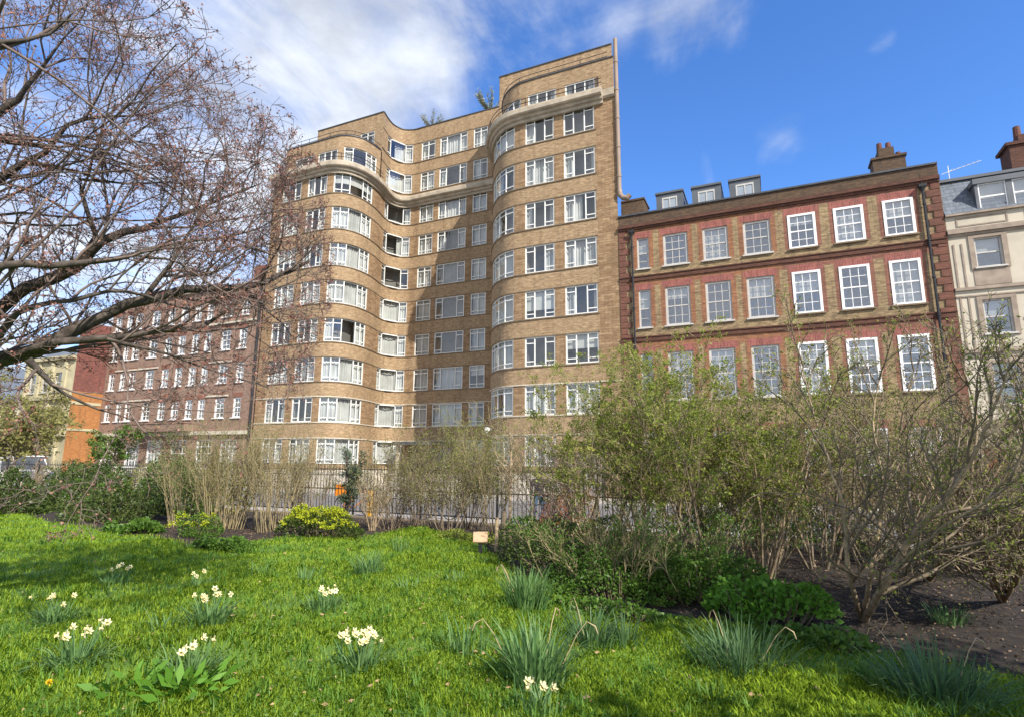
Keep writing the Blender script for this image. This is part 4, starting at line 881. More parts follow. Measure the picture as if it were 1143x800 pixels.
# ================================================================= VEGETATION
def perp(d,ang,az):
    d=d/np.linalg.norm(d);a=np.cross(d,[.1,.2,.97] if abs(d[2])<.9 else [1,0,0]);a/=np.linalg.norm(a);b=np.cross(d,a)
    return d*math.cos(ang)+(a*math.cos(az)+b*math.sin(az))*math.sin(ang)
def grow(b,p,d,L,r,lvl,cfg,tips,ok=None):
    """one branch with its side branches; tips collects (point, direction, level)"""
    n=cfg['seg'][lvl];P=[np.array(p,float)];d=np.array(d,float);d/=np.linalg.norm(d);st=L/n;D=[d]
    for i in range(n):
        d=d+np.array([random.gauss(0,1),random.gauss(0,1),random.gauss(0,1)])*cfg['wob'][lvl]+np.array([0,0,cfg['up'][lvl]]);d/=np.linalg.norm(d)
        q=P[-1]+d*st
        if ok is not None and not ok(q): break
        P.append(q);D.append(d)
    if len(P)<2: return
    R=np.linspace(r,r*cfg['taper'][lvl],len(P));b.tube(P,R,cfg['k'][lvl])
    if lvl==cfg['max']:
        for q,dd in zip(P[1:],D[1:]): tips.append((q,dd))
        return
    nc=cfg['nc'][lvl]
    for i in range(nc):
        t=cfg['t0'][lvl]+(1-cfg['t0'][lvl])*(i+random.random())/nc;x=t*(len(P)-1);j=min(int(x),len(P)-2);q=P[j]+(P[j+1]-P[j])*(x-j)
        nd=perp(D[min(j+1,len(D)-1)],cfg['ang'][lvl]*random.uniform(.6,1.35),random.uniform(0,6.28))
        grow(b,q,nd,L*cfg['lf'][lvl]*random.uniform(.55,1.2)*(1.15-.5*t),max(r*(1-t*(1-cfg['taper'][lvl]))*cfg['rf'][lvl],cfg['rmin']),lvl+1,cfg,tips,ok)
CFG=dict(max=2,seg=(7,5,3),wob=(.10,.16,.2),up=(.05,.04,.02),taper=(.35,.4,.5),k=(5,4,3),nc=(7,5,0),t0=(.25,.2,0),ang=(.6,.7,.7),lf=(.5,.5,.5),rf=(.5,.55,.5),rmin=.0035)
def cfg(**k): c=dict(CFG);c.update(k);return c
def shrub(name,label,cat,px,py,h,spread,nst,c,bark,leaf=None,nleaf=0,ls=.04,lw=.5,r0=.02,group=None,pos=None,lean=(0,0),base=.15,zup=.25,lean_t=.0,tipspread=.05,leafscale_lo=.0,seedv=None):
    if seedv is not None: random.seed(seedv)
    p=onZ(px,py) if pos is None else Vector((pos[0],pos[1],0));z=float(gz(p.x,p.y))
    t=thing(name,label,cat,(p.x,p.y,z),group);b=Batch();tips=[]
    for i in range(nst):
        az=random.uniform(0,6.28);s=spread*math.sqrt(random.random());d=np.array([math.cos(az)*s+lean[0],math.sin(az)*s+lean[1],1.])
        st=np.array([math.cos(az)*base*random.random(),math.sin(az)*base*random.random(),-.03]);l=h*random.uniform(.6,1.0)/max(.5,(d/np.linalg.norm(d))[2])*.98
        grow(b,st,d,l,r0*random.uniform(.6,1.1),0,c,tips)
    b.build('stem',bark,t,smooth=True)
    if leaf is not None and nleaf and tips:
        T=np.array([q[0] for q in tips]);D=np.array([q[1] for q in tips]);lb=Batch();nleaf=int(nleaf*.85);sub_=RNG.permutation(len(T))[:max(40,int(len(T)*.55))];ix=sub_[RNG.integers(0,len(sub_),nleaf)]
        P=T[ix]+RNG.normal(0,tipspread*.6,(nleaf,3));keep=P[:,2]>.04;P=P[keep];DD=D[ix][keep]+RNG.normal(0,.8,(len(P),3))+[0,0,zup]
        s_=ls*RNG.uniform(.55,1.25,len(P));lb.leaves(P,s_,s_*lw,D=DD);lb.build('leaves',leaf,t)
    return t
def mound(name,label,cat,x,y,rx,ry,h,leaf,n,ls,lw=.6,bark=None,group=None,top=None,ntop=0,rz=0,lumps=7):
    """a leafy low plant: leaves on an uneven shell and inside it, over short stems"""
    z=float(gz(x,y));t=thing(name,label,cat,(x,y,z),group,rz);L_=[(RNG.uniform(-.7,.7)*rx,RNG.uniform(-.7,.7)*ry,RNG.uniform(.35,.7)) for _ in range(lumps)]
    def hh(X,Y):
        v=np.zeros_like(X)
        for a,b,s in L_: v=np.maximum(v,np.exp(-(((X-a)/(rx*s))**2+((Y-b)/(ry*s))**2)*1.6)*(.75+.5*s*s))
        return v*h
    X=RNG.uniform(-rx,rx,n*2);Y=RNG.uniform(-ry,ry,n*2);k=((X/rx)**2+(Y/ry)**2<1);X=X[k][:n];Y=Y[k][:n];H=hh(X,Y)
    Z=H*(1-.75*RNG.random(len(X))**1.7)+.02;lb=Batch();D=np.stack([X/rx,Y/ry,np.full(len(X),.35)],1)+RNG.normal(0,.55,(len(X),3))
    s_=ls*RNG.uniform(.6,1.3,len(X));lb.leaves(np.stack([X,Y,Z],1),s_,s_*lw,D=D);lb.build('leaves',leaf,t)
    b=Batch()
    for i in range(60):
        a=RNG.uniform(-.8,.8)*rx;c_=RNG.uniform(-.8,.8)*ry;hz=float(hh(np.array([a]),np.array([c_]))[0]);
        b.tube(np.array([[a*.7,c_*.7,0],[a*.9,c_*.9,hz*.5],[a,c_,hz*.92]]),np.array([.012,.008,.004]),3)
    b.build('stem',bark or M['greytwig'],t)
    if top is not None:
        X=RNG.uniform(-rx,rx,ntop);Y=RNG.uniform(-ry,ry,ntop);H=hh(X,Y);k=H>h*.35;X,Y,H=X[k],Y[k],H[k];P=[];
        for a,c_,hz in zip(X,Y,H): P.append(np.array([a,c_,hz+.03])+RNG.normal(0,.035,(26,3))*[1,1,.6])
        P=np.concatenate(P);lb=Batch();lb.leaves(P,.04,.032,D=RNG.normal(size=P.shape)+[0,0,.6]);tag(lb.build('flower_leaf_tops',top,t),kind='stuff')  # flower heads on spurge, paler green leaf clusters on the dark shrubs
    return t
def G(px,py): p=onZ(px,py);return p.x,p.y
# ---- the cherry tree whose branches fill the upper left; its trunk stands outside the frame
def cherry():
    random.seed(21)
    base=Vector((-9.2,3.4,0));t=thing('cherry_tree','bare cherry tree with dark tangled branches and pink buds filling the upper left','tree',base)
    bs=np.array(base);b=Batch();tips=[];tw=Batch()
    C0=np.array(atD(-95,245,7.0));RX=4.35
    def ok(q):
        q=q+bs if False else q
        v=q-(C0-bs);
        if v[2]<-2.6: return False
        return (v[0]/3.4)**2+(v[1]/3.4)**2+(v[2]/(3.9 if v[2]<0 else 2.45))**2<1 
    big=cfg(max=4,seg=(8,9,6,4,3),wob=(.08,.17,.19,.24,.27),up=(.02,.03,.03,.03,.02),taper=(.3,.35,.4,.45,.5),k=(8,6,5,4,3),nc=(8,6,5,3,0),t0=(.15,.12,.15,.2,0),ang=(.7,.75,.8,.8,.7),lf=(.55,.5,.5,.5,.5),rf=(.45,.5,.5,.55,.5),rmin=.003)
    # trunk and measured main limbs: (px,py,distance,radius)
    limbs=[[(-70,470,7.2,.13),(-20,410,7.0,.10),(40,392,6.8,.085),(95,362,6.6,.07),(160,335,6.5,.062),(225,322,6.5,.045),(285,318,6.6,.04),(345,292,6.8,.018)],
           [(-60,430,7.4,.10),(0,345,7.2,.08),(30,322,7.0,.07),(62,310,6.9,.075),(95,292,6.8,.06),(110,270,6.7,.04),(160,255,6.7,.025),(215,235,6.8,.018),(290,205,7.,.007)],
           [(-20,410,7.0,.08),(50,385,6.6,.055),(120,378,6.4,.045),(180,370,6.3,.035),(225,365,6.3,.028),(262,340,6.4,.018),(320,318,6.5,.01),(350,300,6.6,.006)],
           [(-50,350,6.4,.06),(0,296,6.2,.045),(60,296,6.1,.035),(130,288,6.1,.026),(200,270,6.2,.018),(270,262,6.3,.010),(330,235,6.4,.005)],
           [(-60,250,7.4,.08),(0,200,7.2,.055),(50,170,7.,.04),(75,140,7.,.03),(120,130,6.9,.018),(165,128,6.9,.01),(220,105,7.,.005)],
           [(-40,150,7.0,.05),(20,110,6.9,.035),(50,70,6.9,.022),(95,15,6.9,.010),(100,-10,6.9,.005)],
           [(-30,60,6.0,.03),(0,48,6.0,.02),(55,38,6.0,.012),(85,10,6.0,.006)],
           [(110,270,6.7,.03),(88,200,6.8,.022),(120,205,6.8,.016),(105,140,6.9,.012),(98,90,7.,.008),(105,30,7.,.004)],
           [(30,400,6.2,.04),(75,440,6.2,.02),(110,455,6.2,.012),(150,470,6.3,.006)],
           [(120,378,6.2,.022),(175,392,6.1,.016),(230,410,6.1,.010),(300,432,6.2,.005)],
           [(-20,410,6.8,.05),(20,350,6.5,.04),(80,335,6.3,.028),(140,325,6.2,.02),(205,345,6.2,.012),(265,350,6.3,.006)],
           [(160,335,6.5,.035),(190,295,6.5,.024),(215,255,6.6,.016),(245,215,6.7,.01),(300,170,6.9,.004)]]
    tb=Batch();P0=np.array([base+Vector((0,0,-.1)),base+Vector((.15,.1,1.0)),base+Vector((.4,.25,1.9)),atD(-70,470,7.2)])-bs;tb.tube(P0,[.26,.22,.19,.15],12)
    q1=np.array(atD(-60,430,7.4))-bs;tb.tube(np.array([P0[2],(P0[2]+q1)/2,q1]),[.17,.15,.12],10)
    for s in ((-50,350,6.4),(-60,250,7.4),(-40,150,7.0),(-30,60,6.0)): 
        q=np.array(atD(*s))-bs;tb.tube(np.array([q1,(q1+q)/2+[.05,0,.1],q]),[.11,.09,.06],8)
    tb.build('trunk',M['bark'],t,smooth=True)
    lb=Batch()
    for l in limbs:
        P=catmull([np.array(atD(*q[:3]))-bs for q in l],.12);R=np.interp(np.linspace(0,1,len(P)),np.linspace(0,1,len(l)),[q[3]*.78 for q in l]);P=np.array(P)
        P=P+RNG.normal(0,.006,P.shape);lb.tube(P,R,8)
        n=len(P);LL=np.linalg.norm(np.diff(P,axis=0),axis=1).sum();cnt=int(LL*4.2)
        for i in range(cnt):
            j=int(n*(.05+.93*(i+random.random())/cnt));j=min(j,n-2);d=P[j+1]-P[j];d/=np.linalg.norm(d)
            nd=perp(d,random.uniform(.6,1.3),random.uniform(0,6.28));nd[2]+=.25
            grow(tw,P[j],nd,random.uniform(.8,1.9),min(R[j]*.45,.011)+.003,1,big,tips,ok)
    lb.build('limb',M['bark'],t,smooth=True)
    # fill the outer crown on the left with freestanding boughs that start on the hidden limbs
    for s in [(-60,250,7.4)]*6+[(-40,150,7.0)]*5+[(-50,350,6.4)]*2+[(-30,60,6.0)]*2:
        q=np.array(atD(*s))-bs;dx=np.array(RT)*random.uniform(.4,1.2)+np.array([0,0,1.])*random.uniform(-.3,.9)+np.array(FW)*random.uniform(-.7,.7)
        grow(tw,q,dx,random.uniform(1.6,3.0),.014,1,big,tips,ok)
    tw.build('twigs',M['twig'],t)
    T=np.array([q[0] for q in tips]);n=min(30000,len(T)*2);ix=RNG.integers(0,len(T),n);bb=Batch();P=T[ix]+RNG.normal(0,.012,(n,3));s_=RNG.uniform(.012,.028,n);bb.leaves(P,s_,s_*.7);bb.build('buds',M['bud'],t)
    print('cherry tips',len(T))
    return t
cherry()
# ---- shrubs, left to right
D3=cfg(nc=(8,5,0))
mound('evergreen_shrub','dark laurel like shrub at the left edge of the lawn','shrub',*G(0,572),1.8,1.2,1.5,M['l_dark'],5000,.11,.45)
mound('evergreen_shrub','broad dark green shrub behind the far left of the lawn','shrub',*G(75,566),2.3,1.3,1.65,M['l_dark'],7000,.10,.45)
mound('evergreen_shrub','dense dark shrub with yellow green tips left of the twiggy shrub','shrub',*G(125,580),1.6,1.0,1.15,M['l_dark'],6000,.08,.5,top=M['l_green'],ntop=60)
mound('evergreen_shrub','glossy dark green arching shrub right of the middle of the left border','shrub',*G(192,572),1.35,1.1,1.75,M['l_dark'],7000,.09,.5,top=M['l_green'],ntop=70)
mound('ground_cover','low patch of small dark leaves at the lawn edge below the twiggy shrub','ground cover plant',*G(252,612),.75,.3,.22,M['l_green'],3000,.05,.8)
mound('bergenia','low clump of rounded light green leaves under the dark shrubs at left','plant',*G(150,592),.8,.4,.3,M['l_green'],1400,.09,.8)
mound('spurge','yellow green leafy spurge clump beside the dark opening under the shrubs','plant',*G(222,598),.5,.4,.5,M['l_green'],1800,.06,.4,top=M['l_lime'],ntop=35)
mound('spurge','bright lime green flowering spurge mound in front of the orange box','plant',*G(355,601),1.05,.5,.55,M['l_dark'],3600,.07,.35,top=M['l_lime'],ntop=190)
TW=cfg(max=2,seg=(8,5,3),wob=(.06,.12,.16),up=(.03,.05,.03),nc=(7,4,0),t0=(.3,.25,0),ang=(.38,.5,.5),lf=(.42,.5,.5),taper=(.3,.4,.5))
for px,py,h,sp,ns,lab,lf,n in ((250,588,2.4,.30,50,'tall twiggy tan shrub with olive leaves left of the lime green plant',M['l_olive'],8500),
    (305,590,2.25,.34,44,'tall bare tan stemmed shrub just behind the lime green plant',M['l_olive'],3200),
    (208,585,2.2,.35,26,'dark leaved tall shrub mixed with bare stems in front of the brown mansion',M['l_green'],5000)):
    shrub('twiggy_shrub',lab,'shrub',px,py,h,sp,ns,TW,M['oliv'],lf,n,.035,.5,r0=.013,base=.55,tipspread=.04)
shrub('bare_shrub','pale grey bare shrub at the left edge behind the lawn','shrub',18,560,1.4,.6,24,TW,M['pale'],M['bud'],300,.03,r0=.012,base=.5)
shrub('bare_shrub','pale fan of bare twigs right of the lime green plant','shrub',415,592,1.15,.42,20,TW,M['pale'],M['l_olive'],350,.03,r0=.010,base=.12)
shrub('evergreen_tree','small dark grey green tree in front of the lowest bay window','tree',385,578,1.95,.18,5,cfg(nc=(9,6,0),ang=(.8,.7,.7),lf=(.28,.5,.5)),M['bark'],M['l_blue'],3200,.08,.4,r0=.03,base=.05,tipspread=.07)
OLV=cfg(max=2,seg=(8,5,3),wob=(.09,.15,.2),up=(.03,.05,.03),nc=(9,5,0),t0=(.25,.2,0),ang=(.55,.6,.6),lf=(.42,.5,.5),taper=(.3,.4,.5))
for px,py,h,sp,ns,lab,lf,n,bk in ((470,582,2.5,.42,26,'loose olive shrub in front of the entrance canopy',M['l_olive'],8500,M['greytwig']),
    (525,582,2.75,.38,28,'dense olive green shrub behind the small plaque',M['l_young'],11000,M['greytwig']),
    (553,590,2.45,.30,14,'narrow yellow green shrub left of the thin pale tree trunk',M['l_olive'],3000,M['oliv']),
    (435,590,1.9,.4,18,'twiggy olive shrub in front of the left end of the bicycles',M['l_olive'],3000,M['greytwig']),
    (497,594,1.7,.45,18,'lower olive shrub between the bicycles and the plaque',M['l_olive'],3500,M['greytwig']),
    (345,585,2.0,.4,18,'bare brown shrub rising behind the lime green mound',M['l_olive'],2500,M['greytwig']),
    (620,600,2.3,.4,18,'dark twiggy shrub between the thin pale trunk and the person',M['l_olive'],1500,M['twig'])):
    shrub('deciduous_shrub',lab,'shrub',px,py,h,sp,ns,OLV,bk,lf,n,.04,.55,r0=.014,base=.35,tipspread=.06)
shrub('young_tree','slender pale grey tree trunk with thin twigs in front of the right wing','tree',569,600,2.45,.02,1,cfg(nc=(14,4,0),t0=(.45,.2,0),ang=(.6,.6,.6),lf=(.35,.5,.5),wob=(.015,.15,.2),taper=(.5,.4,.5)),M['pale'],M['l_young'],260,.03,r0=.035,base=.01)
mound('rusty_shrub','rust coloured beech shrub beside the person','shrub',*G(630,584),.85,.5,1.3,M['l_rust'],2600,.06,.6,bark=M['twig'])
mound('dark_shrub','low dark green spreading shrub in the middle, right of the plaque','shrub',*G(640,636),1.2,.75,.85,M['l_dark'],9000,.05,.5,bark=M['twig'],top=M['l_green'],ntop=40)
mound('dark_shrub','low dark leaved bramble patch under the tall leafing shrubs','shrub',*G(730,655),1.1,.6,.55,M['l_green'],4500,.05,.6)
GR=cfg(max=3,seg=(8,6,4,3),wob=(.09,.13,.17,.2),up=(.03,.04,.04,.02),taper=(.3,.35,.4,.5),k=(6,4,3,3),nc=(7,6,4,0),t0=(.2,.2,.2,0),ang=(.5,.6,.65,.6),lf=(.5,.5,.5,.5),rf=(.5,.5,.55,.5))
for px,py,h,sp,ns,lab,lf,n,bk,sd in ((680,640,2.75,.38,11,'tall pale stemmed shrub coming into leaf in front of the flue pipe',M['l_young'],16000,M['pale'],3),
    (728,640,2.95,.42,11,'tall shrub with pale stems and small yellow green leaves below the narrow windows',M['l_young'],16000,M['oliv'],4),
    (790,648,2.9,.45,11,'bushy shrub with bright young leaves below the middle of the brick houses',M['l_young'],22000,M['greytwig'],5),
    (850,645,2.75,.5,11,'spreading shrub with forked pale base left of the bare multi stemmed tree',M['l_young'],15000,M['pale'],6),
    (915,640,2.7,.5,10,'olive leafing shrub behind the left side of the bare multi stemmed tree',M['l_olive'],10000,M['greytwig'],7),
    (760,600,3.2,.4,9,'taller shrub farther back, its tips reaching the first floor windows',M['l_olive'],12000,M['greytwig'],8),
    (650,600,2.9,.35,9,'airy twiggy shrub farther back in front of the garage opening',M['l_olive'],5000,M['pale'],9)):
    shrub('leafing_shrub',lab,'shrub',px,py,h,sp,ns,GR,bk,lf,n,.038,.6,r0=.022,base=.25,tipspread=.035,seedv=sd)
def stemtree(name,label,px,py,stems,bark,leaf,nleaf,sd,L2=1.35):
    random.seed(sd);p=onZ(px,py);z=float(gz(p.x,p.y));t=thing(name,label,'tree',(p.x,p.y,z));b=Batch();tips=[];o=np.array([p.x,p.y,z])
    c=cfg(max=3,seg=(6,6,4,3),wob=(.08,.11,.16,.2),up=(.02,.03,.03,.02),taper=(.35,.35,.4,.5),k=(7,5,4,3),nc=(0,7,5,0),t0=(.1,.15,.2,0),ang=(.6,.6,.7,.6),lf=(.5,.5,.5,.5),rf=(.5,.5,.55,.5),rmin=.0042)
    tb=Batch()
    for st in stems:
        P=[np.array([0,0,-.04])]+[np.array(atD(*q[:3]))-o for q in st];P=np.array(catmull(P,.08));P+=RNG.normal(0,.005,P.shape);R=np.interp(np.linspace(0,1,len(P)),np.linspace(0,1,len(st)+1),[st[0][3]*1.05]+[q[3] for q in st]);tb.tube(P,R,9)
        n=len(P)
        for i in range(12):
            j=int(n*(.22+.76*(i+random.random())/12));j=min(j,n-2);d=P[j+1]-P[j];d/=np.linalg.norm(d);nd=perp(d,random.uniform(.4,1.),random.uniform(0,6.28));nd[2]+=.25
            grow(b,P[j],nd,random.uniform(.5,1.)*L2*(1.15-.6*i/12),max(R[j]*.7,.010),1,c,tips)
    tb.build('trunk',bark,t,smooth=True);b.build('branches',M['greytwig'],t)
    if nleaf:
        T=np.array([q[0] for q in tips]);ix=RNG.integers(0,len(T),nleaf);lb=Batch();s_=.036*RNG.uniform(.5,1.2,nleaf);lb.leaves(T[ix]+RNG.normal(0,.02,(nleaf,3)),s_,s_*.5,D=RNG.normal(size=(nleaf,3))+[0,0,.5]);lb.build('leaves',leaf,t)
stemtree('multi_stem_tree','bare multi stemmed tree with three pale trunks rising from the bark bed',962,685,
    [[(948,640,7.0,0.0264),(945,605,6.9,0.0225),(940,560,6.8,0.0171),(920,500,6.8,0.0120),(900,430,6.9,0.0066),(895,395,7.,0.0033)],
     [(972,640,7.1,0.0264),(980,600,7.1,0.0211),(985,540,7.1,0.0159),(975,470,7.1,0.0093),(985,410,7.2,0.0046)],
     [(985,655,6.9,0.0363),(1005,620,6.8,0.0317),(1025,590,6.7,0.0264),(1065,545,6.5,0.0198),(1100,480,6.4,0.0120),(1130,400,6.4,0.0053)],
     [(1005,630,6.8,0.0231),(1050,590,6.5,0.0171),(1100,560,6.3,0.0120),(1150,520,6.2,0.0066)]],M['pale'],M['l_young'],4200,31)
stemtree('multi_stem_tree','second bare multi stemmed tree, behind and right of the three pale trunks',1035,650,
    [[(1010,600,8.3,0.0231),(1000,550,8.3,0.0171),(1005,480,8.3,0.0106),(1020,410,8.4,0.0046)],[(1040,600,8.5,0.0231),(1050,540,8.5,0.0159),(1045,470,8.5,0.0093),(1060,400,8.6,0.0039)],
     [(1065,600,8.3,0.0264),(1090,560,8.1,0.0198),(1125,500,8.,0.0132),(1150,420,8.,0.0053)],[(1075,605,8.2,0.0198),(1120,590,8.,0.0145),(1180,560,7.9,0.0079)]],M['pale'],M['l_olive'],4200,32)
stemtree('multi_stem_tree','third bare multi stemmed tree, cut by the right edge of the picture',1118,668,
    [[(1100,610,7.6,.028),(1085,540,7.5,.02),(1090,470,7.5,.012),(1075,410,7.6,.005)],[(1130,610,7.6,.026),(1145,540,7.5,.018),(1140,460,7.5,.010),(1155,400,7.6,.005)],
     [(1090,620,7.4,.022),(1060,580,7.3,.016),(1030,520,7.3,.010),(1010,470,7.3,.005)],[(1150,620,7.5,.026),(1185,560,7.3,.018),(1215,500,7.2,.010)]],M['pale'],M['l_young'],3000,33)
for px,py,h,sp,ns,lab,n,sd in ((1075,632,2.3,.6,26,'dense brown brushwood low behind the second multi stemmed tree',5000,71),(1010,640,1.6,.7,22,'low brown brushwood in the shade between the two front multi stemmed trees',3500,72),(1135,645,1.9,.6,24,'dense brown brushwood at the right edge behind the third multi stemmed tree',4000,73)):
    shrub('bare_shrub',lab,'shrub',px,py,h,sp,ns,OLV,M['greytwig'],M['l_olive'],n,.034,.5,r0=.013,base=.6,tipspread=.05,seedv=sd)
shrub('bare_shrub','tan bare shrub low at the right edge behind the bark bed','shrub',1105,640,1.5,.9,26,TW,M['pale'],M['l_olive'],300,.03,r0=.012,base=.5,seedv=40)
shrub('bare_shrub','dark bare brushwood between the two multi stemmed trees and the railings','shrub',985,625,1.9,.8,24,TW,M['greytwig'],M['l_olive'],1800,.03,r0=.013,base=.6,seedv=41)
shrub('bare_shrub','tan twiggy thicket behind the forked pale shrub','shrub',700,660,.9,.9,26,TW,M['oliv'],M['l_green'],900,.03,r0=.010,base=.5,seedv=42)
for px,py,h,sp,ns,lab,n,sd in ((930,622,2.8,.5,18,'tall olive brushwood left of the second multi stemmed tree, near the railings',7000,61),
    (1030,622,2.8,.5,20,'tall brown brushwood before the right end of the red brick houses',9000,62),
    (1110,625,2.7,.6,22,'tall brown brushwood at the right edge in front of the cream house',8000,63),
    (865,618,2.7,.45,20,'tall olive brushwood before the middle of the white framed house',8000,64)):
    shrub('bare_shrub',lab,'shrub',px,py,h,sp,ns,OLV,M['greytwig'],M['l_olive'],n,.036,.5,r0=.014,base=.6,tipspread=.05,seedv=sd)
for px,py,h,sp,ns,lab,n,sd in ((660,655,.9,.8,16,'low tangled thicket left of the flue pipe shrubs',3500,65),(770,665,.85,.8,14,'low tangled thicket beside the dome of rounded leaves',3500,66),(820,640,1.1,.7,16,'waist high twiggy thicket between the leafing shrubs',4000,67)):
    shrub('twiggy_shrub',lab,'shrub',px,py,h,sp,ns,TW,M['oliv'],M['l_green'],n,.035,.55,r0=.009,base=.6,tipspread=.06,seedv=sd)
mound('dark_shrub','dark evergreen shrub in deep shade at the right edge behind the trees','shrub',4.6,12.6,2.2,1.2,1.7,M['l_dark'],5000,.08,.5)
mound('dark_shrub','dark evergreen shrub in shade behind the leafing shrubs','shrub',.4,13.2,2.2,1.2,1.3,M['l_dark'],5000,.08,.5)
mound('leafy_mound','dome of large rounded bright green leaves between the lawn and the bark bed','plant',*G(858,692),.62,.42,.40,M['l_broad'],2200,.065,.75,lumps=16)
mound('leafy_mound','lower patch of green leaves beneath the dome of rounded leaves','plant',*G(905,718),.5,.28,.14,M['l_green'],900,.06,.7)
mound('dark_shrub','dense dark low shrub beneath the flue pipe shrubs','shrub',*G(690,662),1.0,.6,.55,M['l_green'],5000,.05,.5)
mound('dark_shrub','dark green underplanting left of the dome of rounded leaves','shrub',*G(775,668),.8,.5,.5,M['l_green'],5000,.05,.55,lumps=12)
mound('evergreen_shrub','taller dark hedge screening the street at the far left edge','shrub',-24.,13.6,3.2,1.0,1.75,M['l_dark'],6000,.12,.5,top=M['l_green'],ntop=80)
mound('evergreen_shrub','olive green hedge in front of the corner house','shrub',-18.5,13.6,3.0,1.0,1.8,M['l_olive'],7000,.10,.5)
mound('leafy_mound','low green bramble edging right of the tall daffodil clump','plant',*G(690,685),.9,.25,.16,M['l_green'],1500,.05,.7)
mound('leafy_mound','low pale variegated ground cover behind the plaque','plant',*G(520,603),.9,.35,.22,M['l_young'],1500,.05,.7)
# ---- strap-leaved clumps (daffodils)
def flower(t,x,y,z,az,s=.031,nod=.3):
    m=MB();c=Vector((x,y,z));ax=Vector((math.cos(az)*math.cos(nod),math.sin(az)*math.cos(nod),-math.sin(nod)*.4)).normalized();u=ax.cross(Vector((0,0,1))).normalized();v=ax.cross(u)
    for k in range(6):
        a=k*math.pi/3;r=u*math.cos(a)+v*math.sin(a);q=u*math.cos(a+math.pi/2)+v*math.sin(a+math.pi/2)
        m.quad(c+r*s*.15,c+r*s*.65+q*s*.33,c+r*s*1.1-ax*s*.2,c+r*s*.65-q*s*.33)
    f=m.build('flower',M['petal'],t);k=MB();k.tube([c,c+ax*s*.45,c+ax*s*.62],[s*.28,s*.3,s*.42],8,cap=False);k.build('corona',M['corona'],f)
def daffodil(px,py,label,n,h,spread,nfl=0,mat='l_daff',wither=0,w=.012,cat='daffodil clump',name='daffodil_clump',arch=1.,group=None,flh=1.05,rx=.06):
    n=int(n*1.5);h*=1.15 if h>.29 else .95;w*=1.15;rx*=1.7;spread*=1.2
    x,y=G(px,py);z=float(gz(x,y));t=thing(name,label,cat,(x,y,z),group);V=[];Fq=[];k=0
    for i in range(n):
        a=random.uniform(0,6.28);lean=random.random()**.7*spread;L=h*random.uniform(.45,1.15);b0=np.array([math.cos(a)*rx*random.random()*2,math.sin(a)*rx*random.random()*2,0.]);dr=np.array([math.cos(a),math.sin(a),0.]);sd=np.array([-math.sin(a+random.uniform(-.9,.9)),math.cos(a),0.]);sd/=np.linalg.norm(sd)
        P=[];th=lean*.5;p=b0.copy();S=5
        for j in range(S+1):
            ww=w*(1-(j/S)**3*.85)*random.uniform(.9,1.1)/2;P.append((p-sd*ww,p+sd*ww));th+=lean*arch*.28*(j/S+.2)
            p=p+(dr*math.sin(th)+np.array([0,0,math.cos(th)]))*L/S;p[2]=max(p[2],.012)
        for q in P: V+=[q[0],q[1]]
        for j in range(S): Fq.append((k+2*j,k+2*j+1,k+2*j+3,k+2*j+2))
        k+=2*(S+1)
    b=Batch();b.V=[np.array(V)];b.Fq=[np.array(Fq)];b.n=k;b.build('leaves',M[mat],t,smooth=True)
    if nfl:
        st=Batch()
        nfl=int(nfl*1.6)
        for i in range(nfl):
            a=random.uniform(0,6.28);l=spread*h*.55*random.random()+.03;L=h*flh*random.uniform(.8,1.1);xx,yy=math.cos(a)*l,math.sin(a)*l
            st.tube(np.array([[xx*.2,yy*.2,0],[xx*.6,yy*.6,L*.6],[xx,yy,L]]),np.array([.004,.0035,.003]),4)
            fa=random.uniform(-2.4,-.7) if random.random()<.75 else random.uniform(0,6.28);flower(t,xx,yy,L,fa)
        st.build('flower_stem',M[mat],t)
    for i in range((wither+1)//2):
        a=random.uniform(0,6.28);l=spread*h*.8;L=h*1.0;xx,yy=math.cos(a)*l,math.sin(a)*l;s=Batch();s.tube(np.array([[xx*.3,yy*.3,0],[xx*.8,yy*.8,L*.8],[xx,yy,L],[xx*1.15,yy*1.15,L-.03],[xx*1.2,yy*1.2,L-.08]]),np.array([.004,.0035,.003,.006,.003]),4);s.build('withered_flower',M['wither'],t)
    return t
GRP=None
daffodil(128,648,'daffodil clump with four pale flowers farthest left and back on the lawn',60,.26,.9,4)
daffodil(221,656,'small daffodil clump with three pale flowers, right of the farthest left clump',34,.22,.9,3)
daffodil(62,688,'daffodil clump with pale flowers by the left edge of the lawn',80,.26,1.2,4)
daffodil(232,702,'wide daffodil clump with six pale flowers in the middle of the left lawn',110,.28,1.1,6)
daffodil(360,683,'daffodil clump with five small flowers near the middle of the lawn',80,.22,1.1,5)
daffodil(84,750,'large floppy daffodil clump with cream flowers near the bottom left corner',100,.27,1.2,7,arch=1.3)
daffodil(212,758,'daffodil clump with four flowers beside the broad leaved weed',85,.26,1.1,4)
daffodil(403,750,'dense bunch of cream daffodil flowers at the bottom of the lawn',70,.24,1.,11,flh=1.1)
daffodil(411,640,'flowerless upright daffodil tuft behind the middle of the lawn',110,.30,.75)
daffodil(449,615,'tiny daffodil tuft right of the flowerless upright tuft',30,.22,.6)
daffodil(588,686,'tall dense daffodil clump with withered flowers near the dark shrub',170,.38,.7,0,wither=3)
daffodil(516,740,'thin upright daffodil tuft left of the biggest foreground clump',28,.27,.45)
daffodil(597,770,'biggest foreground daffodil clump with long grey green leaves',190,.40,.85,0,wither=5,w=.014)
daffodil(600,803,'daffodil flowers and short leaves at the bottom edge of the picture',40,.18,.8,4)
daffodil(660,722,'broad spreading daffodil clump right of the biggest foreground clump',75,.30,.9,0,'l_daffd',wither=1)
daffodil(697,716,'narrow dark daffodil tuft beside the broad spreading clump',50,.25,.6,0,'l_daffd')
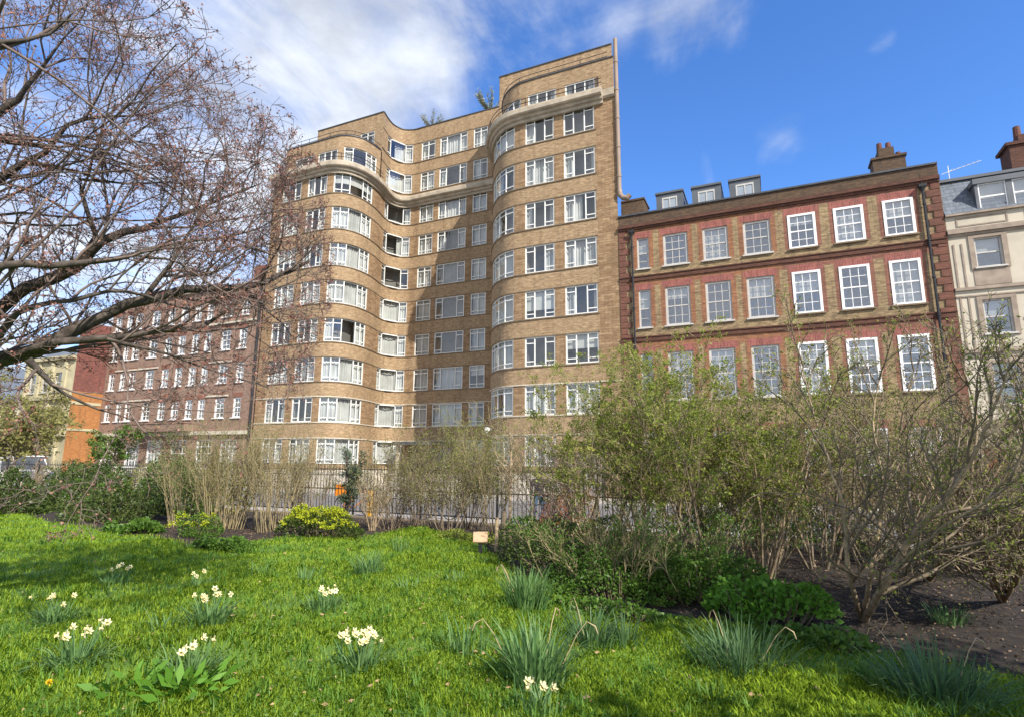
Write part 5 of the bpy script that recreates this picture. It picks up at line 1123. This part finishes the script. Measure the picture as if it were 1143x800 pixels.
daffodil(826,742,'dark green dense fountain of strap leaves below the rounded leaf dome',230,.32,1.0,0,'l_daffd',w=.010,wither=3,rx=.1)
daffodil(797,777,'small bright spreading tuft in front of the dark fountain of leaves',70,.17,1.3,0,'l_green')
daffodil(1048,778,'largest dark fountain of strap leaves at the bottom right',270,.34,1.1,0,'l_daffd',w=.010,wither=4,rx=.12)
daffodil(1058,695,'dark tuft of strap leaves in the bark bed at the right',60,.22,.9,0,'l_daffd')
daffodil(183,708,'flat fan of few daffodil leaves left of the wide clump',22,.26,1.5)
daffodil(340,648,'little leaf tuft behind the clump with five small flowers',24,.22,.7)
daffodil(290,642,'faint leaf tuft farther left of the little leaf tuft',18,.2,1.1)
daffodil(458,663,'sparse short tuft in the middle of the open lawn',16,.2,.9)
daffodil(511,657,'sparse upright tuft between the open lawn and the tall clump',16,.22,.7)
def weed(px,py,label,n,s):
    x,y=G(px,py);t=thing('broad_leaf_weed',label,'weed',(x,y,float(gz(x,y))));P=RNG.normal(0,s*.35,(n,3));P[:,2]=RNG.uniform(.02,.1,n);D=np.stack([P[:,0],P[:,1],np.full(n,.06)],1)+RNG.normal(0,.06,(n,3));lb=Batch();l=RNG.uniform(.08,.17,n);lb.leaves(P,l,l*.33,D=D);lb.build('leaves',M['l_broad'],t)
weed(205,782,'broad leaved weed rosette at the bottom left below the flowering clumps',70,.35);weed(150,775,'second broad leaved weed left of the first rosette',36,.3)
def fallen(px,py,s,label):
    x,y=G(px,py);t=MB();z=float(gz(x,y))+.055
    pts=[(math.cos(a)*s*r,math.sin(a)*s*r,.25*s*math.sin(a*2)) for a,r in zip(np.linspace(0,6.28,11)[:-1],(1,.45,.9,.4,.85,.4,.8,.35,.9,.5))]
    for a,b in zip(pts,pts[1:]+pts[:1]): t.poly([(0,0,0),a,b])
    tag(t.build('fallen_leaf',M['dryleaf'],loc=(x,y,z)),label,'leaf',None)
fallen(907,770,.05,'dry tan leaf lying between the two dark fountains of leaves');fallen(836,775,.04,'small dry leaf below the dark fountain of strap leaves');fallen(652,790,.045,'dry tan leaf on the grass at the bottom middle');fallen(665,733,.035,'small brown leaf in the grass under the broad spreading clump')
x,y=G(52,780);t=thing('dandelion','yellow dandelion flower near the bottom left corner','flower',(x,y,float(gz(x,y))));b=Batch();b.tube(np.array([[0,0,0],[0,0,.1]]),np.array([.003,.003]),4);b.build('stem',M['l_green'],t);b=Batch();P=np.zeros((60,3));P[:,2]=.1;b.leaves(P,.025,.008,D=RNG.normal(size=(60,3))+[0,0,.8]);b.build('flower_head',plain('dandelion_yellow',(.85,.55,.02),.6,.05,5.),t)
# ---- grass blades
def grass():
    n=520000;ang0=math.atan2(FW[1],FW[0]);u=RNG.random(n);r=1.5+ (24-1.5)*u**1.55;a=ang0+RNG.uniform(-.86,.86,n);X=r*np.cos(a);Y=r*np.sin(a)
    edge=RNG.normal(0,.12,n);k=inpoly(X,Y+edge);X,Y,r=X[k],Y[k],r[k];n=len(X);print('blades',n)
    cl=np.sin(X*2.3+1.2*np.sin(Y*1.7))*np.sin(Y*2.9+X*.6)*.5+.5;cl2=np.sin(X*.9+2)*np.sin(Y*1.3+1)*.5+.5;bare=np.sin(X*1.3+2.*np.sin(Y*.8))*np.sin(Y*1.9+1.5*np.sin(X*1.1))+.25*np.sin(X*7+Y*5)
    H=(.026+.045*cl*cl2+.03*RNG.random(n))*(1+r*.015);Wd=.0022+r*.00062;az=RNG.uniform(0,6.28,n);le=RNG.uniform(.1,.75,n)
    kk=(bare<.72)|(RNG.random(n)<.35);X,Y,r,cl,cl2,H,Wd,az,le=[q[kk] for q in (X,Y,r,cl,cl2,H,Wd,az,le)];n=len(X);Z=gz(X,Y);B=np.stack([X,Y,Z],1);S=np.stack([np.cos(az),np.sin(az),0*az],1)*Wd[:,None]/2;Dn=np.stack([-np.sin(az),np.cos(az),0*az],1);
    mid=B+Dn*(H*le*.35)[:,None]+np.stack([0*H,0*H,H*.6],1);tip=B+Dn*(H*le)[:,None]+np.stack([0*H,0*H,H*(1-le*.25)],1)
    V=np.stack([B-S,B+S,mid+S*.8,tip,mid-S*.8],1).reshape(-1,3);i=np.arange(n)[:,None]*5
    me=bpy.data.meshes.new('grass');me.vertices.add(len(V));me.vertices.foreach_set('co',V.astype(np.float32).ravel());Fi=(i+np.array([0,1,2,3,4])).astype(np.int32)
    me.loops.add(Fi.size);me.loops.foreach_set('vertex_index',Fi.ravel());me.polygons.add(n);me.polygons.foreach_set('loop_start',np.arange(n,dtype=np.int32)*5);me.polygons.foreach_set('loop_total',np.full(n,5,np.int32));me.materials.append(M['grass']);me.update(calc_edges=True)
    o=bpy.data.objects.new('grass',me);COL.objects.link(o);tag(o,'bright green spring grass covering the lawn','grass',kind='stuff')
    # litter: dry leaf bits on the soil
    n=60000;X=RNG.uniform(-14,9,n);Y=RNG.uniform(3,15.4,n);k=~inpoly(X,Y);X,Y=X[k],Y[k];n=len(X);b=Batch();s_=RNG.uniform(.012,.045,n);b.leaves(np.stack([X,Y,gz(X,Y)+.012],1),s_,s_*.55,D=np.stack([RNG.normal(size=n),RNG.normal(size=n),RNG.normal(0,.15,n)],1))
    o=b.build('leaf_litter',leafmat('dry_leaf_litter',(.03,.021,.014),(.24,.155,.09),.05));tag(o,'brown leaf litter and bark chips on the shaded bed','leaf litter',kind='stuff')
    # clover and small weeds among the grass
    n=42000;u=RNG.random(n);r=1.6+14*u**1.6;a=ang0+RNG.uniform(-.86,.86,n);X=r*np.cos(a);Y=r*np.sin(a);q=np.sin(X*1.7+.5)*np.sin(Y*2.1+1.1)+.35*np.sin(X*5+Y*4);k=inpoly(X,Y)&(q>.15);X,Y,r=X[k],Y[k],r[k];n=len(X);b=Batch();s_=RNG.uniform(.014,.03,n);b.leaves(np.stack([X,Y,gz(X,Y)+RNG.uniform(.02,.065,n)],1),s_,s_*.8,D=np.stack([RNG.normal(size=n),RNG.normal(size=n),RNG.normal(.1,.3,n)],1))
    o=b.build('clover',M['l_green']);tag(o,'patches of clover and small weeds among the grass','ground cover',kind='stuff')
grass()
def tufts():
    # longer darker grass tufts scattered through the lawn
    b=Batch();ang0=math.atan2(FW[1],FW[0]);V=[];Fq=[];k=0
    for i in range(1500):
        r=1.8+13*random.random()**1.3;a=ang0+random.uniform(-.84,.84);x=r*math.cos(a);y=r*math.sin(a)
        if not bool(inpoly(np.array([x]),np.array([y]))[0]): continue
        z=float(gz(x,y));
        for j in range(14):
            az=random.uniform(0,6.28);L=random.uniform(.07,.17);le=random.uniform(.2,1.1);w=.0022+r*.0004;bx=x+random.gauss(0,.03);by=y+random.gauss(0,.03);s=np.array([-math.sin(az),math.cos(az),0])*w;d=np.array([math.cos(az),math.sin(az),0]);B0=np.array([bx,by,z])
            m1=B0+d*L*le*.3+np.array([0,0,L*.55]);t1=B0+d*L*le+np.array([0,0,L*(1-le*.35)]);V+=[B0-s,B0+s,m1+s*.8,m1-s*.8,t1,t1+s*.1];Fq+=[(k,k+1,k+2,k+3),(k+3,k+2,k+5,k+4)];k+=6
    b.V=[np.array(V)];b.Fq=[np.array(Fq)];b.n=k;o=b.build('long_grass',M['l_tuft']);tag(o,'longer darker tufts of grass scattered over the lawn','grass',kind='stuff')
    n=2600;u=RNG.random(n);r=1.6+12*u**1.3;a=ang0+RNG.uniform(-.86,.86,n);X=r*np.cos(a);Y=r*np.sin(a);k=inpoly(X,Y);X,Y=X[k],Y[k];n=len(X);b=Batch();s_=RNG.uniform(.02,.05,n);b.leaves(np.stack([X,Y,gz(X,Y)+RNG.uniform(.02,.05,n)],1),s_,s_*.5,D=np.stack([RNG.normal(size=n),RNG.normal(size=n),RNG.normal(0,.2,n)],1))
    tag(b.build('dead_blades',M['dryleaf']),'small dry leaf fragments caught in the lawn','leaf litter',kind='stuff')
tufts()
# ---- far trees at the left and the tree that shades the right-hand bed
def far_tree(x,y,h,label,leaf,n,sd,cr=.45,ls=.22,name='far_tree',z0=-.5,nst=1,bark=None):
    random.seed(sd);t=thing(name,label,'tree',(x,y,z0));tb=Batch();b=Batch();tips=[];c=cfg(max=2,seg=(6,5,3),nc=(8,6,0),t0=(.1,.2,0),ang=(.7,.7,.6),lf=(.5,.5,.5),k=(5,4,3),rmin=.012)
    P=np.array([[0,0,0],[.1,0,h*.2],[.0,.1,h*.45],[.1,.1,h*.6]]);tb.tube(P,np.array([h*.022,h*.018,h*.014,h*.01]),8);tb.build('trunk',bark or M['greytwig'],t,smooth=True)
    for i in range(9):
        a=i*2.4;grow(b,P[1]+(P[3]-P[1])*random.random(),[math.cos(a)*cr*2,math.sin(a)*cr*2,1.],h*random.uniform(.4,.6),h*.009,0,c,tips)
    b.build('branches',bark or M['greytwig'],t);T=np.array([q[0] for q in tips]);ix=RNG.integers(0,len(T),n);lb=Batch();s_=ls*RNG.uniform(.5,1.2,n);lb.leaves(T[ix]+RNG.normal(0,h*.02,(n,3)),s_,s_*.6);lb.build('crown',leaf,t)
far_tree(-50,23,7.0,'pale green young tree in front of the orange side wall at the far left',M['l_olive'],3500,51)
far_tree(-60,24,9.0,'hazy olive tree in front of the white gabled house',M['l_olive'],4500,52)
far_tree(-70,21,10,'taller olive tree at the left edge behind the dark laurel',M['l_young'],4500,53)
far_tree(-46.5,27.8,4.5,'small green street tree before the brown mansion',M['l_green'],2500,54)

far_tree(6.2,1.7,7.0,'evergreen tree outside the right of the view that shades the bed',M['l_dark'],6000,55,cr=.35,ls=.2,name='evergreen_oak',z0=0)

far_tree(-38,17.5,4.6,'thin olive street tree behind the dark shrubs before the mansion',M['l_olive'],2500,56)
far_tree(-44,20.5,5.5,'hazy young tree hiding the white van',M['l_olive'],3500,57)
